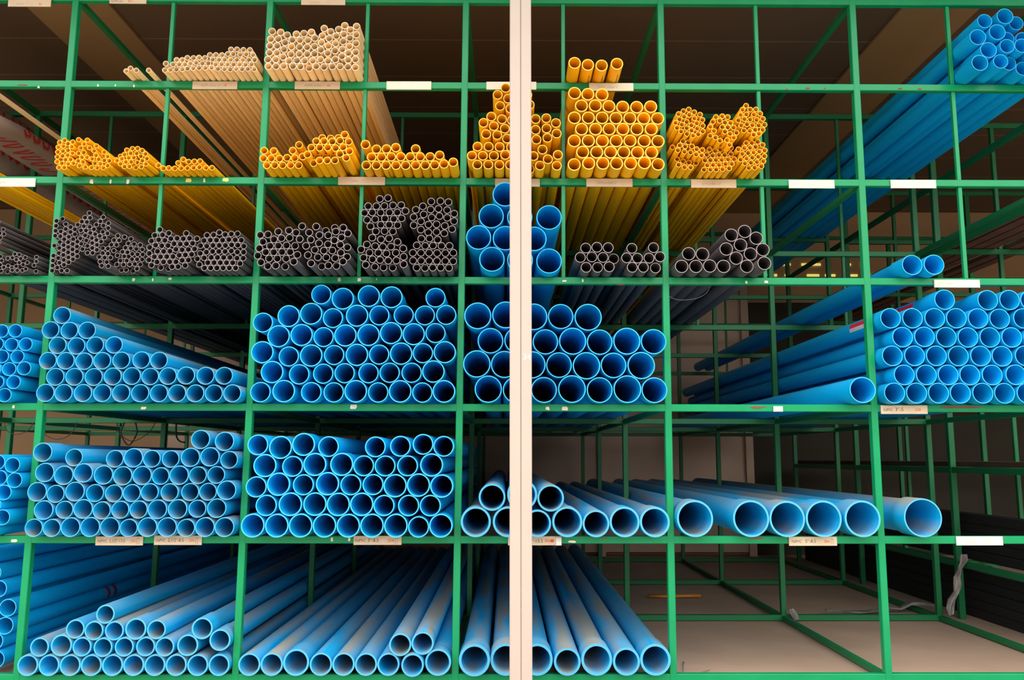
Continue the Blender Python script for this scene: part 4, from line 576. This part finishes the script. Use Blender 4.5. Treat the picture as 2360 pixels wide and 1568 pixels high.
# ---------------------------------------------------------------- wrapped packages lying high at the far left
def package(x, z, rx, rz, y0, y1, label, seed):
    rnd = random.Random(seed); mb = MB(); seg = 20; ny = 16
    root = empty('wrapped_package', (x, y0, z-rz), label, 'package', 'plastic wrapped packages at the far left')
    for j in range(ny+1):
        y = y0+(y1-y0)*j/ny; e = .72 if j in (0, ny) else 1
        for k in range(seg):
            t = 2*math.pi*k/seg; c, s_ = math.cos(t), math.sin(t); q = .5
            bx = math.copysign(abs(c)**q, c); bz = math.copysign(abs(s_)**q, s_)
            d = 1+rnd.uniform(-.008, .0); mb.v.append((x+rx*bx*e*d, y, z+rz*bz*e*(d if s_ > 0 else 1)))
    for j in range(ny):
        for k in range(seg):
            k2 = (k+1) % seg; mb.f.append((j*seg+k2, j*seg+k, (j+1)*seg+k, (j+1)*seg+k2)); mb.mi.append(0); mb.sm.append(True)
    mb.f.append(tuple(range(seg))); mb.mi.append(0); mb.sm.append(False); mb.f.append(tuple(ny*seg+k for k in reversed(range(seg)))); mb.mi.append(0); mb.sm.append(False)
    mb.build('plastic_sheet', 'wrap', root, loc=(x, y0, z-rz))
    # printed curly red strokes along the right side and underneath
    for side in ('s', 'u'):
        y = y0+.25
        while y < y1-.2:
            n = 10; c = []; ph = rnd.uniform(0, 1); kx = rnd.uniform(.9, 1.6); w_ = .024+.010*rnd.random()
            for k in range(n):
                a = k/(n-1)*2*math.pi*rnd.uniform(.72, .78)
                c.append((w_*math.sin(a+ph), .45*(rz if side == 's' else rx)*math.cos(a*kx)))
            mb = MB()
            for k in range(n):
                p = Vector(c[k]); d = (Vector(c[min(k+1, n-1)])-Vector(c[max(k-1, 0)])).normalized(); nn = Vector((-d.y, d.x))*.0085
                for q in (p-nn, p+nn):
                    for e_ in (.0015, -.0025):
                        if side == 's': mb.v.append((x+rx*(1-min(1, abs(q.y/rz))**4)**.25+e_, y+q.x, z+q.y))
                        else: mb.v.append((x+q.y, y+q.x, z-rz*(1-min(1, abs(q.y/rx))**4)**.25-e_))
            for k in range(n-1):
                o_ = 4*k
                for f in ((0,2,6,4),(2,3,7,6),(3,1,5,7),(1,0,4,5)): mb.f.append(tuple(o_+i for i in f)); mb.mi.append(0); mb.sm.append(False)
            mb.f.append((0,1,3,2)); mb.mi.append(0); mb.sm.append(False); o_ = 4*(n-1); mb.f.append((o_, o_+2, o_+3, o_+1)); mb.mi.append(0); mb.sm.append(False)
            mb.build('red_letter', 'script_red', root, loc=(x, y, z)); y += rnd.uniform(.08, .11)
package(-3.08, 2.680, .17, .105, .3, 3.9, 'plastic wrapped package with red lettering at far left, lower of the pile', 3)
package(-3.095, 2.868, .155, .077, .35, 3.7, 'plastic wrapped package with red lettering at far left, topmost of the pile', 5)
package(-2.68, 2.610, .13, .035, .45, 3.9, 'flat plastic wrapped package with red lettering at left of first post', 8)

# ---------------------------------------------------------------- bars on the second rack
for i in range(10):
    b = MB(); z = (.0262+i*.0515) if i < 5 else (.308+.0165+.0252+(i-5)*.0515); x = 2.70+random.uniform(-.012, .012)
    b.bar((x+.05, .1+random.uniform(-.1, .1), z), (x+.05, 4.1, z), X_, Z_, .05, .0252, .004)
    o = b.build('square_steel_bar', 'tube', None, loc=(x+.05, .1, z))
    tag(o, 'black square steel bar, %s from the floor in the dark stack at lower right' % ORD[i+1], 'steel bar', 'black steel bars stacked at the lower right')
for i, x in enumerate((2.67, 2.755, 2.84, 2.92, 3.06, 3.145)):
    b = MB(); z = 2.158+random.uniform(0, .002)
    b.box((x-.034, .1+random.uniform(-.05, .3), z), (x+.034, 4.15, z+.022+random.uniform(0, .012)))
    o = b.build('flat_rusty_bar', 'rust', None, loc=(x, .2, z))
    tag(o, 'rusty flat steel bar on the high level of the second rack, %s from left' % ORD[i+1], 'steel bar', 'rusty flat bars high on the second rack')
for i, x in enumerate((2.69, 2.79, 2.89, 3.06, 3.16)):
    b = MB(); z = .8545
    b.box((x-.045, .3+random.uniform(-.1, .2), z), (x+.045, 4.1, z+.03))
    o = b.build('dark_flat_bar', 'rust', None, loc=(x, .3, z))
    tag(o, 'dark rusty flat bar on the middle level of the second rack, %s from left' % ORD[i+1], 'steel bar', 'dark flat bars on the middle level of the second rack')

# ---------------------------------------------------------------- grey film, rods, wires
def strip(name, pts, wd, label, cat, m='film', twist=.0):
    """crumpled ribbon with thickness along a path; pts = list of (point, width vector)"""
    mb = MB(); n = len(pts)
    for i, (p, u, hw) in enumerate(pts):
        p = Vector(p); u = Vector(u).normalized(); nn = Vector((0, -1, 0)) if abs(u.y) < .7 else Vector((0, 0, 1))
        for q in range(5):
            a = -1+q*.5; off = nn*random.uniform(-.006, .006)
            mb.v.append(tuple(p+u*hw*a+off))
        for q in reversed(range(5)):
            a = -1+q*.5; mb.v.append(tuple(p+u*hw*a+nn*.008+nn*random.uniform(-.002, .004)))
    for i in range(n-1):
        for k in range(10):
            k2 = (k+1) % 10; mb.f.append((i*10+k, i*10+k2, (i+1)*10+k2, (i+1)*10+k)); mb.mi.append(0); mb.sm.append(False)
    mb.f.append(tuple(reversed(range(10)))); mb.mi.append(0); mb.sm.append(False); mb.f.append(tuple((n-1)*10+k for k in range(10))); mb.mi.append(0); mb.sm.append(False)
    o = mb.build(name, m, None, loc=pts[0][0]); tag(o, label, cat); return o
strip('plastic_film_strip', [((2.570-.016*i+.010*math.sin(i*1.7), 1.235-.006*i, .37-.040*i), (1, .1, .25*math.sin(i)), .020+.006*math.sin(i*2.1)) for i in range(9)], 0,
      'crumpled grey plastic film strip hanging from the second rack at lower right', 'plastic film')
strip('plastic_film_strip', [((2.50-.058*i, 1.47+.05*math.sin(i*.55), (.050 if i < 3 else .014)+.010*abs(math.sin(i*1.3))), (.1, 1, 0), .022+.012*math.sin(i*1.1)) for i in range(12)], 0,
      'crumpled grey plastic film strip lying across the bare concrete floor', 'plastic film')
strip('plastic_film_wad', [((1.585+.010*i, 1.235, .075-.02*i), (1, 0, .2), .014+.004*math.sin(i)) for i in range(4)], 0,
      'small grey plastic wad stuck at the foot of a rear post', 'plastic film')
b = MB(); b.tube([(.93, 2.05, .012), (1.04, 2.02, .014), (1.16, 2.03, .016), (1.27, 2.05, .014)], .011, 8)
tag(b.build('orange_rod', 'orange', None, loc=(.93, 2.05, .003)), 'short orange plastic rod lying on the concrete floor inside the bottom bay', 'rod')
b = MB(); b.tube([(.735+.01*i, .06+.045*i, .012+.01*math.sin(i*.8)) for i in range(7)], .0025, 6); b.tube([(.74+.022*i, .05+.02*i, .006) for i in range(7)], .0015, 6)
tag(b.build('pale_cord', 'string', None, loc=(.735, .06, .004)), 'short pale cord end on the floor behind the lowest beam', 'cord')
def wire(pts, r, label, m='wire', nm='hanging_wire', grp='wires hanging under the fourth shelf at the back'):
    P = [Vector(p) for p in pts]; out = []
    for i in range(len(P)-1):
        a, b_, c, d = P[max(i-1, 0)], P[i], P[i+1], P[min(i+2, len(P)-1)]
        for k in range(6):
            t = k/6; out.append(.5*((2*b_)+(c-a)*t+(2*a-5*b_+4*c-d)*t*t+(3*b_-a-3*c+d)*t**3))
    out.append(P[-1]); mb = MB(); mb.tube(out, r, 6)
    o = mb.build(nm, m, None, loc=pts[0]); tag(o, label, 'wire', grp)
wire([(-2.72, 1.0, 1.09), (-2.70, 1.0, 1.045), (-2.645, 1.0, 1.025), (-2.59, 1.0, 1.045), (-2.56, 1.0, 1.09)], .0022, 'dark wire sagging under the fourth shelf left of the first post')
wire([(-2.54, 1.0, 1.09), (-2.50, 1.0, 1.03), (-2.44, 1.0, 1.0), (-2.38, 1.0, 1.01), (-2.34, 1.0, 1.05), (-2.33, 1.0, 1.09)], .0024, 'dark wire sagging under the fourth shelf right of the first post')
wire([(-2.07, 1.0, 1.09), (-2.085, 1.0, 1.03), (-2.04, 1.0, .968), (-2.0, 1.0, 1.03), (-2.01, 1.0, 1.09)], .004, 'thick dark wire loop hanging under the middle of the fourth shelf bay')
wire([(-2.12, 1.02, 1.09), (-2.10, 1.02, 1.03), (-2.03, 1.02, .99), (-1.95, 1.02, 1.03), (-1.91, 1.02, 1.09)], .002, 'thin dark wire loop hanging behind the thick wire loop')
wire([(-1.79, 1.0, 1.09), (-1.785, 1.0, 1.02), (-1.765, 1.0, .99), (-1.735, 1.0, .983)], .0045, 'brown wire end curling under the fourth shelf left of the second post')
wire([(.695, .02, 1.645), (.705, .03, 1.612), (.75, .03, 1.588), (.83, .03, 1.594), (.875, .03, 1.618), (.89, .02, 1.645)], .0012, 'pale string sagging under the third shelf below the grey pipes', 'string', 'sagging_string', None)
wire([(-.465, .5, 2.38), (-.43, .5, 2.372), (-.40, .5, 2.362)], .002, 'black tie end sticking out of the cream stack, highest of three', 'wire', 'tie_wire', 'black tie ends on the cream stack')
wire([(-.475, .5, 2.345), (-.42, .5, 2.33), (-.375, .5, 2.31)], .002, 'black tie end sticking out of the cream stack, middle of three', 'wire', 'tie_wire', 'black tie ends on the cream stack')
wire([(-.455, .5, 2.28), (-.42, .5, 2.262), (-.385, .5, 2.258)], .002, 'black tie end sticking out of the cream stack, lowest of three', 'wire', 'tie_wire', 'black tie ends on the cream stack')
